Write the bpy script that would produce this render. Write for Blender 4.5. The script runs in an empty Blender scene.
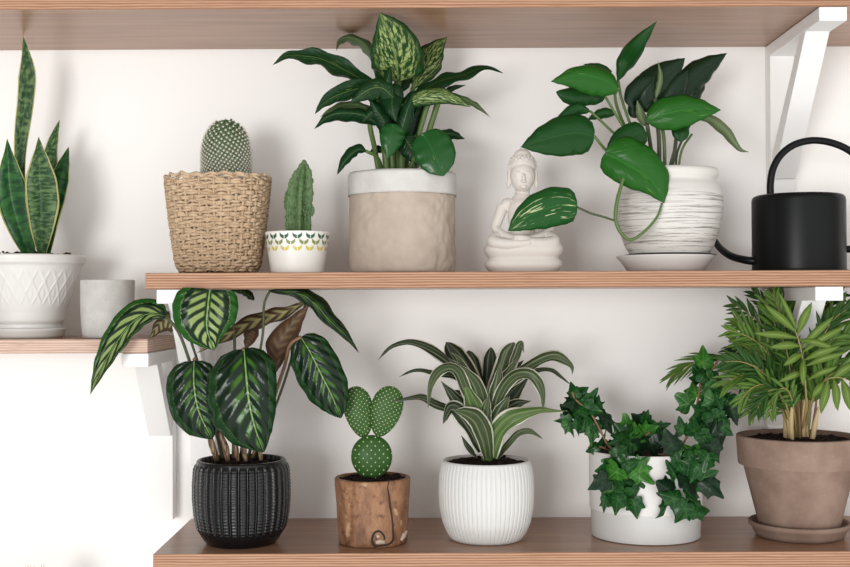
import bpy, math, random
from mathutils import Vector, Matrix, noise as mnoise
random.seed(7)
PI = math.pi
sc = bpy.context.scene
COL = sc.collection

# ------------------------------------------------------------------ measuring
# camera: 50 mm lens, 1.3 m in front of the shelf fronts (plane y=0); wall plane at y=0.2
D, F, ROLL = 1.3, 1180.56, 0.0045
def K(Y): return (D + Y) / F                      # metres per pixel at depth Y
PITCH = math.atan(16.5 / F)                       # the camera looks very slightly up
CAM_R = Matrix.Rotation(PI / 2 + PITCH, 3, 'X') @ Matrix.Rotation(-ROLL, 3, 'Z')
def P(px, py, Y):
    r = CAM_R @ Vector((px - 425.0, 283.5 - py, -F)); t = (D + Y) / r.y
    return Vector((r.x * t, Y, r.z * t))
Z_TOP, Z_MID, Z_LOW, Z_LEFT = P(425, 8, 0).z, P(425, 271.8, 0).z, P(425, 553, 0).z, P(70, 339.4, .055).z
WALL = .21

# ------------------------------------------------------------------ node maths
class S:
    nt = None
    def __init__(s, v): s.v = v
    @staticmethod
    def m(op, *a, clamp=False):
        n = S.nt.nodes.new('ShaderNodeMath'); n.operation = op; n.use_clamp = clamp
        for i, x in enumerate(a):
            x = x.v if isinstance(x, S) else x
            if isinstance(x, (int, float)): n.inputs[i].default_value = x
            else: S.nt.links.new(x, n.inputs[i])
        return S(n.outputs[0])
    def __add__(s, o): return S.m('ADD', s, o)
    __radd__ = __add__
    def __sub__(s, o): return S.m('SUBTRACT', s, o)
    def __rsub__(s, o): return S.m('SUBTRACT', o, s)
    def __mul__(s, o): return S.m('MULTIPLY', s, o)
    __rmul__ = __mul__
    def __truediv__(s, o): return S.m('DIVIDE', s, o)
    def abs(s): return S.m('ABSOLUTE', s)
    def sin(s): return S.m('SINE', s)
    def frac(s): return S.m('FRACT', s)
    def floor(s): return S.m('FLOOR', s)
    def pow(s, p): return S.m('POWER', s, p)
    def sqrt(s): return S.m('SQRT', s)
    def min(s, o): return S.m('MINIMUM', s, o)
    def max(s, o): return S.m('MAXIMUM', s, o)
    def step(s, a, b):                                # smooth 0..1 between a and b
        n = S.nt.nodes.new('ShaderNodeMapRange'); n.interpolation_type = 'SMOOTHSTEP'
        S.nt.links.new(s.v, n.inputs[0])
        if a < b: vals = (a, b, 0, 1)
        else: vals = (b, a, 1, 0)
        for i, x in enumerate(vals): n.inputs[i + 1].default_value = x
        return S(n.outputs[0])

def uv():
    t = S.nt.nodes.new('ShaderNodeUVMap'); x = S.nt.nodes.new('ShaderNodeSeparateXYZ')
    S.nt.links.new(t.outputs[0], x.inputs[0]); return S(x.outputs[0]), S(x.outputs[1]), t.outputs[0]
def obco():
    t = S.nt.nodes.new('ShaderNodeTexCoord'); x = S.nt.nodes.new('ShaderNodeSeparateXYZ')
    S.nt.links.new(t.outputs['Object'], x.inputs[0]); return S(x.outputs[0]), S(x.outputs[1]), S(x.outputs[2]), t.outputs['Object']
def vec(x, y, z=0.0):
    n = S.nt.nodes.new('ShaderNodeCombineXYZ')
    for i, a in enumerate((x, y, z)):
        a = a.v if isinstance(a, S) else a
        if isinstance(a, (int, float)): n.inputs[i].default_value = a
        else: S.nt.links.new(a, n.inputs[i])
    return n.outputs[0]
def noi(v, scale, detail=3.0, rough=0.5):
    n = S.nt.nodes.new('ShaderNodeTexNoise'); S.nt.links.new(v, n.inputs['Vector'])
    n.inputs['Scale'].default_value = scale; n.inputs['Detail'].default_value = detail
    n.inputs['Roughness'].default_value = rough
    return S(n.outputs[0])
def mix(f, a, b):
    n = S.nt.nodes.new('ShaderNodeMix'); n.data_type = 'RGBA'
    f = f.v if isinstance(f, S) else f
    if isinstance(f, (int, float)): n.inputs[0].default_value = f
    else: S.nt.links.new(f, n.inputs[0])
    for i, c in ((6, a), (7, b)):
        if isinstance(c, tuple): n.inputs[i].default_value = (*c, 1)
        else: S.nt.links.new(c, n.inputs[i])
    return n.outputs[2]
def rgb(r, g, b):                                     # 0..255 sRGB -> linear
    f = lambda c: (c / 255 / 12.92) if c / 255 <= 0.04045 else ((c / 255 + 0.055) / 1.055) ** 2.4
    return (f(r), f(g), f(b))
MATS = {}
def mat(name, color=None, rough=0.5, fn=None, spec=0.5, bump=None, bump_s=0.3, bump_d=0.001, trans=0.0, sheen=0.0, coat=0.0, metal=0.0):
    m = bpy.data.materials.new(name); m.use_nodes = True
    nt = m.node_tree; S.nt = nt; b = nt.nodes['Principled BSDF']
    b.inputs['Roughness'].default_value = rough; b.inputs['Specular IOR Level'].default_value = spec
    b.inputs['Sheen Weight'].default_value = sheen; b.inputs['Coat Weight'].default_value = coat
    b.inputs['Metallic'].default_value = metal
    c = fn() if fn else color
    if isinstance(c, tuple): b.inputs['Base Color'].default_value = (*c, 1)
    else: nt.links.new(c, b.inputs['Base Color'])
    if bump:
        h = bump(); n = nt.nodes.new('ShaderNodeBump')
        n.inputs['Strength'].default_value = bump_s; n.inputs['Distance'].default_value = bump_d
        nt.links.new(h.v, n.inputs['Height']); nt.links.new(n.outputs[0], b.inputs['Normal'])
    if trans:
        t = nt.nodes.new('ShaderNodeBsdfTranslucent'); mx = nt.nodes.new('ShaderNodeMixShader')
        if isinstance(c, tuple): t.inputs[0].default_value = (*c, 1)
        else: nt.links.new(c, t.inputs[0])
        mx.inputs[0].default_value = trans
        nt.links.new(b.outputs[0], mx.inputs[1]); nt.links.new(t.outputs[0], mx.inputs[2])
        nt.links.new(mx.outputs[0], nt.nodes['Material Output'].inputs[0])
    MATS[name] = m
    return m

# ------------------------------------------------------------------ meshes
class MB:
    def __init__(s): s.v = []; s.f = []; s.uv = []; s.mi = []
    def add(s, verts, faces, uvs=None, mi=0):
        o = len(s.v); s.v += [Vector(p) for p in verts]
        for i, f in enumerate(faces):
            s.f.append([o + j for j in f]); s.uv.append(uvs[i] if uvs else [(0, 0)] * len(f)); s.mi.append(mi[i] if isinstance(mi, list) else mi)
        return s
    def box(s, x0, x1, y0, y1, z0, z1, mi=0):
        v = [(x, y, z) for x in (x0, x1) for y in (y0, y1) for z in (z0, z1)]
        f = [(0, 1, 3, 2), (4, 6, 7, 5), (0, 4, 5, 1), (2, 3, 7, 6), (0, 2, 6, 4), (1, 5, 7, 3)]
        return s.add(v, f, None, mi)
    def prism(s, poly, axis, a, b, mi=0):             # polygon in the plane across axis, extruded a..b
        n = len(poly)
        def pt(p, t): return {'x': (t, p[0], p[1]), 'y': (p[0], t, p[1]), 'z': (p[0], p[1], t)}[axis]
        v = [pt(p, a) for p in poly] + [pt(p, b) for p in poly]
        f = [tuple(range(n))[::-1], tuple(range(n, 2 * n))] + [(i, (i + 1) % n, n + (i + 1) % n, n + i) for i in range(n)]
        return s.add(v, f, None, mi)
    def build(s, name, mats, parent=None, smooth=True, root=None, label=None, bevel=0, auto=None):
        r = root if root is not None else (parent_root(parent) if parent else None)
        off = Vector(r.get('_loc', (0, 0, 0))) if r else Vector((0, 0, 0))
        me = bpy.data.meshes.new(name)
        me.from_pydata([tuple(p - off) for p in s.v], [], s.f)
        mats = mats if isinstance(mats, (list, tuple)) else [mats]
        for m in mats: me.materials.append(MATS[m] if isinstance(m, str) else m)
        ul = me.uv_layers.new(name='UVMap')
        flat = [c for fu in s.uv for c in fu]
        for i, c in enumerate(flat): ul.data[i].uv = c
        me.polygons.foreach_set('material_index', s.mi)
        me.polygons.foreach_set('use_smooth', [smooth] * len(me.polygons))
        if auto: me.set_sharp_from_angle(angle=math.radians(auto))
        me.validate(); me.update()
        o = bpy.data.objects.new(name, me); COL.objects.link(o)
        if parent: o.parent = parent
        if label: o['label'] = label
        if bevel:
            b = o.modifiers.new('Bevel', 'BEVEL'); b.width = bevel; b.segments = 2; b.limit_method = 'ANGLE'
        return o
def parent_root(o):
    while o.parent: o = o.parent
    return o
LOCS = []
def thing(name, label, cat, loc, group=None):
    o = bpy.data.objects.new(name, None); COL.objects.link(o); o.empty_display_size = 0.02
    o.location = loc; o['_loc'] = tuple(loc); o['label'] = label; o['category'] = cat
    if group: o['group'] = group
    LOCS.append(o); return o
def tag(o, label, cat, group=None):
    o['label'] = label; o['category'] = cat
    if group: o['group'] = group
    return o
def recenter(o, loc):                                 # origin of a one-mesh thing to its base
    loc = Vector(loc); o.data.transform(Matrix.Translation(-loc)); o.location = loc; o['_loc'] = tuple(loc); return o
def struct(o): o['kind'] = 'structure'; return o

def cr(pts, n):                                       # Catmull-Rom through tuples, n samples
    pts = [tuple(p) for p in pts]
    if len(pts) == 2: pts = [pts[0], tuple((a + b) / 2 for a, b in zip(*pts)), pts[1]]
    d = [0]
    for a, b in zip(pts, pts[1:]): d.append(d[-1] + max(1e-6, math.dist(a, b)) ** 0.75)
    out = []
    e = [tuple(2 * a - b for a, b in zip(pts[0], pts[1]))] + pts + [tuple(2 * a - b for a, b in zip(pts[-1], pts[-2]))]
    for i in range(n):
        t = d[-1] * i / (n - 1); k = 0
        while k < len(pts) - 2 and d[k + 1] < t: k += 1
        u = (t - d[k]) / (d[k + 1] - d[k]); p0, p1, p2, p3 = e[k:k + 4]
        out.append(tuple(0.5 * (2 * b + (c - a) * u + (2 * a - 5 * b + 4 * c - dd) * u * u + (3 * b - a - 3 * c + dd) * u ** 3) for a, b, c, dd in zip(p0, p1, p2, p3)))
    return out
def tube(mb, pts, r, seg=8, n=None, mi=0, cap=True):  # pts world points; r number or list
    n = n or max(6, 4 * len(pts)); q = [Vector(p) for p in cr(pts, n)]
    rs = r if isinstance(r, (list, tuple)) else [r, r]
    def R(t):
        x = t * (len(rs) - 1); i = min(int(x), len(rs) - 2); return rs[i] + (rs[i + 1] - rs[i]) * (x - i)
    V = []; ref = None
    for i, p in enumerate(q):
        t = (q[min(i + 1, n - 1)] - q[max(i - 1, 0)]).normalized()
        if ref is None: ref = t.orthogonal().normalized()
        a = (ref - t * ref.dot(t)).normalized(); ref = a; b = t.cross(a)
        for k in range(seg):
            th = 2 * PI * k / seg; V.append(p + (a * math.cos(th) + b * math.sin(th)) * R(i / (n - 1)))
    Fc, U = [], []
    for i in range(n - 1):
        for k in range(seg):
            k2 = (k + 1) % seg
            Fc.append((i * seg + k, i * seg + k2, (i + 1) * seg + k2, (i + 1) * seg + k))
            U.append([(k / seg, i / n), ((k + 1) / seg, i / n), ((k + 1) / seg, (i + 1) / n), (k / seg, (i + 1) / n)])
    if cap:
        Fc.append(tuple(range(seg))[::-1]); U.append([(0, 0)] * seg)
        Fc.append(tuple((n - 1) * seg + k for k in range(seg))); U.append([(0, 1)] * seg)
    mb.add(V, Fc, U, mi)
def ptube(mb, pts, rpx, **kw):                        # the same from measured points, radius in px
    Y = pts[0][2]; k = K(Y)
    tube(mb, [P(*p) for p in pts], [x * k for x in rpx] if isinstance(rpx, (list, tuple)) else rpx * k, **kw)
def lathe(mb, prof, cx, cy, seg=64, mi=0, disp=None, sx=1.0, sy=1.0, sup=0, cap0=True, cap1=True, rot=0):
    # prof: [(r, z), ...] bottom to top (outside), may come back down inside
    V, Fc, U = [], [], []; n = len(prof); z0 = min(p[1] for p in prof); z1 = max(p[1] for p in prof)
    L = [0]
    for a, b in zip(prof, prof[1:]): L.append(L[-1] + math.dist(a, b))
    for i, (r, z) in enumerate(prof):
        for k in range(seg):
            th = 2 * PI * k / seg; q = r + (disp(th, z, r, L[i]) if disp else 0)
            c, s_ = math.cos(th), math.sin(th)
            if sup: q = q / ((abs(c) ** sup + abs(s_) ** sup) ** (1 / sup))
            x, y = q * c * sx, q * s_ * sy
            V.append((cx + x * math.cos(rot) - y * math.sin(rot), cy + x * math.sin(rot) + y * math.cos(rot), z))
    for i in range(n - 1):
        for k in range(seg):
            k2 = (k + 1) % seg
            Fc.append((i * seg + k, i * seg + k2, (i + 1) * seg + k2, (i + 1) * seg + k))
            va, vb = L[i] / L[-1], L[i + 1] / L[-1]
            U.append([(k / seg, va), ((k + 1) / seg, va), ((k + 1) / seg, vb), (k / seg, vb)])
    if cap0 and prof[0][0] > 1e-5: Fc.append(tuple(range(seg))[::-1]); U.append([(.5, 0)] * seg)
    if cap1 and prof[-1][0] > 1e-5: Fc.append(tuple((n - 1) * seg + k for k in range(seg))); U.append([(.5, 1)] * seg)
    mb.add(V, Fc, U, mi)
def ball(mb, c, r, seg=12, rings=8, sq=(1, 1, 1), mi=0, M=None):
    V, Fc = [], []; c = Vector(c)
    for i in range(rings + 1):
        ph = PI * i / rings
        for k in range(seg):
            th = 2 * PI * k / seg
            p = Vector((r * sq[0] * math.sin(ph) * math.cos(th), r * sq[1] * math.sin(ph) * math.sin(th), -r * sq[2] * math.cos(ph)))
            if M: p = M @ p
            V.append(c + p)
    for i in range(rings):
        for k in range(seg):
            k2 = (k + 1) % seg
            a, b, d, e = i * seg + k, i * seg + k2, (i + 1) * seg + k2, (i + 1) * seg + k
            Fc.append((a, b, d, e))
    mb.add(V, Fc, None, mi)
def dense(prof, step):                                # subdivide a profile
    out = [prof[0]]
    for a, b in zip(prof, prof[1:]):
        n = max(1, int(math.dist(a, b) / step))
        out += [(a[0] + (b[0] - a[0]) * i / n, a[1] + (b[1] - a[1]) * i / n) for i in range(1, n + 1)]
    return out

# ------------------------------------------------------------------ leaves
def prof_fn(kind):
    def lerp(tab):
        def f(t):
            for (a, x), (b, y) in zip(tab, tab[1:]):
                if t <= b:
                    u = (t - a) / (b - a); u = u * u * (3 - 2 * u) * .5 + u * .5; return x + (y - x) * u
            return tab[-1][1]
        return f
    return {
        'ovate': lerp([(0, .12), (.06, .5), (.18, .85), (.36, 1), (.55, .93), (.75, .62), (.9, .27), (1, .01)]),
        'heart': lerp([(0, .35), (.04, .72), (.14, .94), (.32, 1), (.52, .95), (.72, .7), (.88, .36), (.96, .12), (1, .01)]),
        'round': lerp([(0, .3), (.05, .65), (.2, .93), (.42, 1), (.65, .93), (.82, .68), (.93, .35), (1, .03)]),
        'lance': lerp([(0, .12), (.12, .5), (.3, .92), (.45, 1), (.62, .86), (.8, .5), (.93, .18), (1, .01)]),
        'sword': lerp([(0, .55), (.2, .75), (.45, 1), (.65, .92), (.82, .6), (.94, .25), (1, .01)]),
        'strap': lerp([(0, .6), (.2, .8), (.5, 1), (.75, .8), (.92, .35), (1, .02)]),
        'cut': lerp([(0, .80), (.1, .93), (.28, 1), (.5, .93), (.72, .66), (.88, .33), (.96, .12), (1, .01)]),
        'blade': lerp([(0, .8), (.15, .9), (.5, 1), (.85, .96), (.95, .55), (1, .01)]),
        'slim': lerp([(0, .2), (.2, .8), (.45, 1), (.7, .7), (.9, .3), (1, .02)]),
    }[kind]
def leaf_mesh(mb, mid, wl, wr, kind='ovate', dl=0.0, dr=0.0, bulge=.12, wave=.0, freq=5, cup=0.0, n=26, m=12, th=.0004, flip=False, two=True, arc=0.0, back_mi=1):
    # mid: world points base->tip; wl, wr: half widths (m) to the left/right of travel as seen from the front
    # dl, dr: how far (m, +y is away) the edges turn back at the widest station
    q = [Vector(p) for p in cr(mid, n)]; pf = prof_fn(kind); ph = random.random() * 6
    rows, norms = [], []; side_prev = None
    def W(w, t):
        if isinstance(w, (list, tuple)):
            x = t * (len(w) - 1); i = min(int(x), len(w) - 2); return w[i] + (w[i + 1] - w[i]) * (x - i)
        return w
    for i in range(n):
        t = i / (n - 1); T = q[min(i + 1, n - 1)] - q[max(i - 1, 0)]
        T2 = Vector((T.x, 0, T.z))
        if T2.length > 1e-6:
            T2.normalize(); side = Vector((-T2.z, 0, T2.x))
            if side_prev is not None and side.dot(side_prev) < -.2: side = side_prev.copy()
        else: side = side_prev or Vector((1, 0, 0))
        if side_prev is not None: side = (side * .6 + side_prev * .4).normalized()
        side_prev = side.copy()
        T.normalize(); row = []; nr = []
        p = pf(t); a = p * W(wl, t); b = p * W(wr, t); da = p * W(dl, t); db = p * W(dr, t)
        SL = side * a + Vector((0, da, 0)); SR = -side * b + Vector((0, db, 0))
        nL = SL.cross(T); nR = T.cross(SR)
        if nL.length < 1e-9: nL = Vector((0, -1, 0))
        if nR.length < 1e-9: nR = Vector((0, -1, 0))
        nL.normalize(); nR.normalize()
        if nL.y > 0: nL = -nL
        if nR.y > 0: nR = -nR
        w_ = max(a + abs(da), b + abs(db))
        for j in range(m + 1):
            u = -1 + 2 * j / m; au = abs(u); SS = SL if u < 0 else SR; N = (nL + nR).normalized() * (1 - au) + (nL if u < 0 else nR) * au
            N.normalize()
            h = bulge * w_ * math.sin(PI * min(1, au * 1.0)) - cup * w_ * au * au
            h += wave * w_ * au * au * math.sin(freq * 2 * PI * t + ph + (1.7 if u < 0 else 0))
            row.append(q[i] + SS * au + N * h); nr.append(N)
        rows.append(row); norms.append(nr)
    W_ = m + 1; V = [p for r in rows for p in r]; V2 = [rows[i][j] - norms[i][j] * th for i in range(n) for j in range(W_)]
    Fc, U, MI = [], [], []; o = n * W_
    for i in range(n - 1):
        for j in range(m):
            a, b, c, d = i * W_ + j, i * W_ + j + 1, (i + 1) * W_ + j + 1, (i + 1) * W_ + j
            uvs = [(j / m, i / (n - 1)), ((j + 1) / m, i / (n - 1)), ((j + 1) / m, (i + 1) / (n - 1)), (j / m, (i + 1) / (n - 1))]
            Fc.append((d, c, b, a)); U.append(uvs[::-1]); MI.append(back_mi if flip else 0)
            Fc.append((o + a, o + b, o + c, o + d)); U.append(uvs); MI.append(0 if flip else back_mi)
    for i in range(n - 1):
        for j, s in ((0, 1), (m, -1)):
            a, d = i * W_ + j, (i + 1) * W_ + j; f = (a, d, o + d, o + a)
            Fc.append(f if s < 0 else f[::-1]); U.append([(j / m, i / (n - 1))] * 4); MI.append(0)
    mb.add(V + V2, Fc, U, MI)
def leaf(parent, mats, mid, wl, wr, kind='ovate', dl=0., dr=0., name='leaf', label=None, **kw):
    # mid in measured (px, py, Y); widths in px; dl, dr in px too
    k = K(mid[0][2]); sc_ = lambda w: [x * k for x in w] if isinstance(w, (list, tuple)) else w * k
    mb = MB(); leaf_mesh(mb, [P(*p) for p in mid], sc_(wl), sc_(wr), kind, sc_(dl), sc_(dr), **kw)
    return mb.build(name, mats, parent, label=label)
# ------------------------------------------------------------------ materials
def m_wall():
    x, y, z, v = obco(); return mix(noi(v, 3, 4), rgb(246, 244, 241), rgb(249, 247, 245))
mat('wall_paint', fn=m_wall, rough=.85, spec=.2, bump=lambda: noi(obco()[3], 90, 3), bump_s=.08)
mat('white_paint', rgb(240, 239, 237), rough=.45, spec=.35)
def wood_face(dark, light):
    def f():
        x, y, z, v = obco()
        w = vec(x * 1.6 + 3.0, y * 26.0, z * 26.0)
        g = noi(w, 3.0, 6, .62); g2 = noi(vec(x * 5.0, y * 130.0, z * 130.0), 3.0, 3)
        c = mix(g.step(.25, .8), dark, light)
        return mix(g2.step(.55, .8) * .18, c, tuple(a * .6 for a in dark))
    return f
mat('walnut_ply', fn=wood_face(rgb(144, 105, 80), rgb(176, 136, 110)), rough=.32, spec=.55, bump=lambda: noi(vec(obco()[0] * 5, obco()[1] * 130, 0), 3, 3), bump_s=.08)
def ply_edge(lo=rgb(146, 104, 78), hi=rgb(184, 144, 116)):
    x, y, z, v = obco()
    l = (z * 430.0 + noi(vec(x * 3, 0, z * 60), 4, 2) * 1.2)
    b = (l * 5.2).sin() * .5 + .5
    g = noi(vec(x * 30, y * 30, z * 700), 1.0, 4, .7)
    c = mix(b.step(.1, .9), lo, hi)
    return mix(g.step(.5, .75) * .5, c, rgb(128, 86, 66))
mat('ply_edge', fn=ply_edge, rough=.6, spec=.3)
mat('glare_ply_edge', fn=lambda: ply_edge(rgb(184, 152, 134), rgb(210, 184, 168)), rough=.6, spec=.3)  # ply edge paled: glare from the left put into the colour

mat('white_ceramic', rgb(210, 208, 203), rough=.35, spec=.35)
mat('matte_white_ceramic', rgb(214, 213, 210), rough=.62, spec=.35)
mat('bright_white_ceramic', rgb(220, 217, 213), rough=.4, spec=.35)
mat('pale_grey_glaze', rgb(202, 201, 198), rough=.5)
def concrete():
    x, y, z, v = obco(); n = noi(v, 60, 5, .65); s = noi(v, 400, 2)
    return mix(s.step(.62, .75) * .3, mix(n.step(.3, .7), rgb(186, 183, 178), rgb(200, 197, 192)), rgb(160, 156, 150))
mat('concrete', fn=concrete, rough=.85, spec=.2, bump=lambda: noi(obco()[3], 300, 4), bump_s=.25)
def straw():
    u, v, w = uv(); x, y, z, o = obco()
    n = noi(o, 140, 3); st = noi(vec(u * 900.0, v * 6.0, 0), 1.0, 3)
    return mix(st.step(.35, .7), mix(n.step(.3, .7), rgb(158, 128, 98), rgb(196, 168, 138)), rgb(212, 188, 158))
mat('straw', fn=straw, rough=.8, spec=.2, bump=lambda: noi(vec(uv()[0] * 900.0, uv()[1] * 6.0, 0), 1.0, 3), bump_s=.5)
def paper():
    x, y, z, v = obco(); return mix(noi(v, 40, 5, .6).step(.3, .7), rgb(176, 160, 146), rgb(186, 171, 157))
mat('beige_paper', fn=paper, rough=.8, spec=.25, bump=lambda: noi(obco()[3], 70, 5, .6), bump_s=.25, bump_d=.002)
def paperw():
    x, y, z, v = obco(); return mix(noi(v, 60, 5, .6).step(.35, .7), rgb(198, 195, 190), rgb(206, 203, 199))
mat('white_paper', fn=paperw, rough=.75, spec=.25, bump=lambda: noi(obco()[3], 60, 5, .6), bump_s=.2, bump_d=.002)
mat('plaster', rgb(224, 217, 209), rough=.55, spec=.4, bump=lambda: noi(obco()[3], 500, 3), bump_s=.2)
def black_clay():
    x, y, z, v = obco(); return mix(noi(v, 120, 4), rgb(9, 9, 11), rgb(16, 16, 18))
mat('black_ceramic', fn=black_clay, rough=.28, spec=.42, bump=lambda: noi(obco()[3], 400, 3), bump_s=.2)
mat('black_metal', rgb(16, 17, 18), rough=.36, spec=.18, bump=lambda: noi(obco()[3], 60, 3), bump_s=.04)
def streaks():                                       # whitewashed glaze with thin dark rings
    x, y, z, v = obco(); u, vv, w = uv()
    s = noi(vec(x * 14, y * 14, z * 620), 1.0, 5, .75); pch = noi(vec(x * 30, y * 30, z * 30), 1.0, 2)
    band = vv.step(.06, .1) * vv.step(.52, .47)
    a = (s - (1.0 - pch) * .10).step(.44, .56) * band
    return mix(a * .75, rgb(214, 210, 204), rgb(98, 88, 82))
mat('streaked_glaze', fn=streaks, rough=.45)
def terra():
    x, y, z, v = obco(); n = noi(v, 22, 6, .6); s = noi(v, 300, 2)
    c = mix(n.step(.32, .68), rgb(130, 107, 94), rgb(152, 129, 115))
    return mix(s.step(.64, .72) * .08, c, rgb(210, 190, 175))
mat('terracotta', fn=terra, rough=.85, spec=.2, bump=lambda: noi(obco()[3], 200, 4), bump_s=.15)
def bark():
    x, y, z, v = obco()
    n = noi(vec(x * 60, y * 60, z * 22), 1.0, 6, .7); m_ = noi(v, 90, 5, .65)
    c = mix(n.step(.3, .7), rgb(104, 68, 46), rgb(162, 120, 88))
    c = mix(m_.step(.54, .68) * .75, c, rgb(84, 50, 34))
    return mix(noi(v, 55, 3).step(.62, .72) * .5, c, rgb(214, 178, 142))
mat('stump_wood', fn=bark, rough=.55, spec=.35, bump=lambda: noi(obco()[3], 160, 5, .6), bump_s=.4, bump_d=.001)
mat('dark_crack', rgb(38, 32, 28), rough=.8)
mat('pale_scar', rgb(190, 172, 154), rough=.8)
def soil():
    x, y, z, v = obco(); return mix(noi(v, 350, 4, .7).step(.4, .7), rgb(30, 24, 22), rgb(66, 52, 46))
mat('soil', fn=soil, rough=.95, spec=.1, bump=lambda: noi(obco()[3], 350, 4, .7), bump_s=1, bump_d=.002)
def painted():                                       # rows of little painted leaf-pair marks
    u, v, w = uv()
    def row(v0, off, col, base, N=15.0, h=.058):
        a = ((u * N + off).frac() - .5).abs(); b = (v - v0) / h
        k = (b - (a * a * 5.0 + .2)).abs().step(.46, .34) * a.step(.38, .32) * a.step(.01, .04)
        return mix(k, base, col)
    c = rgb(240, 238, 232)
    c = row(.462, 0, rgb(34, 88, 62), c); c = row(.385, .5, rgb(132, 140, 78), c); c = row(.305, 0, rgb(214, 196, 92), c)
    return c
mat('leaf_mark_ceramic', fn=painted, rough=.4)

# foliage ----------------------------------------------------------
def vein_v(k, N):                                     # u: 0 at the midrib .. 1 at the edge; phase of the side veins
    u, v, w = uv(); a = (u - .5).abs() * 2
    return a, v, ((v - a * k) * N), w
G = lambda r, g, b: rgb(r, g * .97, b * .90)
def calathea(bright, dark, edge, zr=.6, blur=0):
    def f():
        a, v, ph, w = vein_v(.36, 6.5); nz = noi(w, 9, 3)
        p = (ph + nz * .15).frac()
        stripe = p.step(.2 + blur, .36 + blur * 2) * p.step(.92, .72 - blur)
        zone = (a + nz * .14 - .07 + (v - .45).abs() * .18).step(zr, zr - .1 - blur) * a.step(.05, .12) * v.step(.03, .12)
        c = mix(stripe * zone, dark, bright)
        rim = (a + (nz - .5) * .05 + (ph * 12.5).sin() * .012 + (v - .45).abs() * .12)
        c = mix(rim.step(.73, .8), c, edge)
        jag = (rim - .755).abs().step(.03, .008) * noi(w, 40, 2).step(.4, .55)
        c = mix(jag * .55, c, bright)
        return mix(a.step(.035, .012), c, G(118, 160, 84))
    return f
lb = lambda: (lambda a, v, ph, w: ((ph * 6.2832).sin() * .5 + .5) * .6 + noi(w, 14, 2) * .3)(*vein_v(.36, 6.5))
mat('calathea_leaf', fn=calathea(G(140, 164, 104), G(14, 40, 20), G(34, 86, 30)), rough=.25, spec=.2, bump=lb, bump_s=.5, bump_d=.002, trans=.08)
mat('calathea_dark_leaf', fn=calathea(G(64, 108, 42), G(12, 34, 18), G(22, 56, 26), .46, .08), rough=.2, spec=.24, bump=lb, bump_s=.8, bump_d=.002, trans=.05)
def brownback():
    a, v, ph, w = vein_v(.16, 8.5); p = ph.frac()
    return mix(p.step(.3, .6) * p.step(1, .8) * a.step(.6, .5) * .35, G(84, 62, 50), G(130, 120, 88))
mat('calathea_back', fn=brownback, rough=.4, spec=.19, trans=.05)
def palepatch():
    a, v, ph, w = vein_v(.16, 8.5); p = ph.frac()
    return mix(p.step(.3, .5) * p.step(1, .8) * a.step(.7, .5) * .8, G(74, 58, 46), G(150, 150, 108))
mat('calathea_patch_back', fn=palepatch, rough=.45, spec=.19)
mat('leaf_back', G(78, 106, 66), rough=.5, trans=.1)
mat('brown_stem', G(120, 92, 70), rough=.6)
mat('calathea_sheath', fn=lambda: mix(noi(vec(obco()[0] * 500, obco()[1] * 500, obco()[2] * 30), 1, 3).step(.4, .65), G(82, 60, 48), G(160, 138, 108)), rough=.6)
mat('green_stem', G(84, 112, 60), rough=.5)
mat('dark_stem', G(68, 78, 52), rough=.5)
def snake():
    u, v, w = uv(); a = (u - .5).abs() * 2
    n = noi(vec(u * 3.0, v * 34.0, 0), 1.0, 4, .6); m_ = noi(vec(u * 2, v * 7, 3), 1.0, 2)
    c = mix(n.step(.42, .62), G(34, 68, 40), G(90, 118, 80))
    c = mix(m_.step(.55, .7) * .5, c, G(20, 50, 30))
    return mix((a + (noi(w, 6, 2) - .5) * .1).step(.86, .92), c, G(176, 176, 124))
mat('snake_leaf', fn=snake, rough=.4, spec=.19)
def snake2():
    u, v, w = uv(); a = (u - .5).abs() * 2
    n = noi(vec(u * 2.0, v * 16.0, 0), 1.0, 3, .5)
    c = mix(n.step(.4, .62), G(22, 62, 34), G(46, 96, 48))
    return mix((a + (noi(w, 6, 2) - .5) * .08).step(.9, .95), c, G(170, 176, 110))
mat('snake_dark_leaf', fn=snake2, rough=.35, spec=.19)
def dieff(amount, pale, dark):
    def f():
        a, v, ph, w = vein_v(.22, 11); nz = noi(vec(uv()[0] * 14, uv()[1] * 10 - a * 6, 0), 1.0, 4, .65)
        zone = (a + (v - .5).abs() * .5).step(1.0, .6)
        p = (ph + nz * .3).frac(); vein = p.step(.0, .14).min(p.step(1, .86))
        k = (nz + amount).step(.5, .64) * zone * vein.max(.3)
        c = mix(k, dark, pale)
        return mix(a.step(.05, .015), c, mix(.5, pale, dark))
    return f
lb2 = lambda: (lambda a, v, ph, w: ((ph * 6.2832).sin() * .5 + .5) * .5 + noi(w, 9, 2) * .4)(*vein_v(.22, 11))
mat('dieffenbachia_pale_leaf', fn=dieff(.05, G(150, 172, 112), G(28, 64, 30)), rough=.36, spec=.19, bump=lb2, bump_s=.22, bump_d=.002, trans=.08)
mat('dieffenbachia_leaf', fn=dieff(-.08, G(122, 150, 84), G(20, 54, 26)), rough=.34, spec=.19, bump=lb2, bump_s=.22, bump_d=.002, trans=.06)
mat('dieffenbachia_plain_leaf', fn=dieff(-.2, G(90, 130, 62), G(16, 50, 24)), rough=.33, spec=.19, bump=lb2, bump_s=.22, bump_d=.002, trans=.06)
def pothos(k, base, pale):
    def f():
        u, v, w = uv(); a = (u - .5).abs() * 2
        n = noi(vec(u * 16 , (v * 3.0) - a * 1.6, 0), 1.0, 3, .6)
        c = mix((n + k).step(.62, .68) * a.step(.75, .5), base, pale)
        return mix(a.step(.035, .012), c, tuple(x * 1.5 for x in base))
    return f
lb3 = lambda: (lambda a, v, ph, w: noi(vec(uv()[0] * 3, v * 14 - a * 6, 0), 1.0, 2))(*vein_v(.2, 8))
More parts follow.
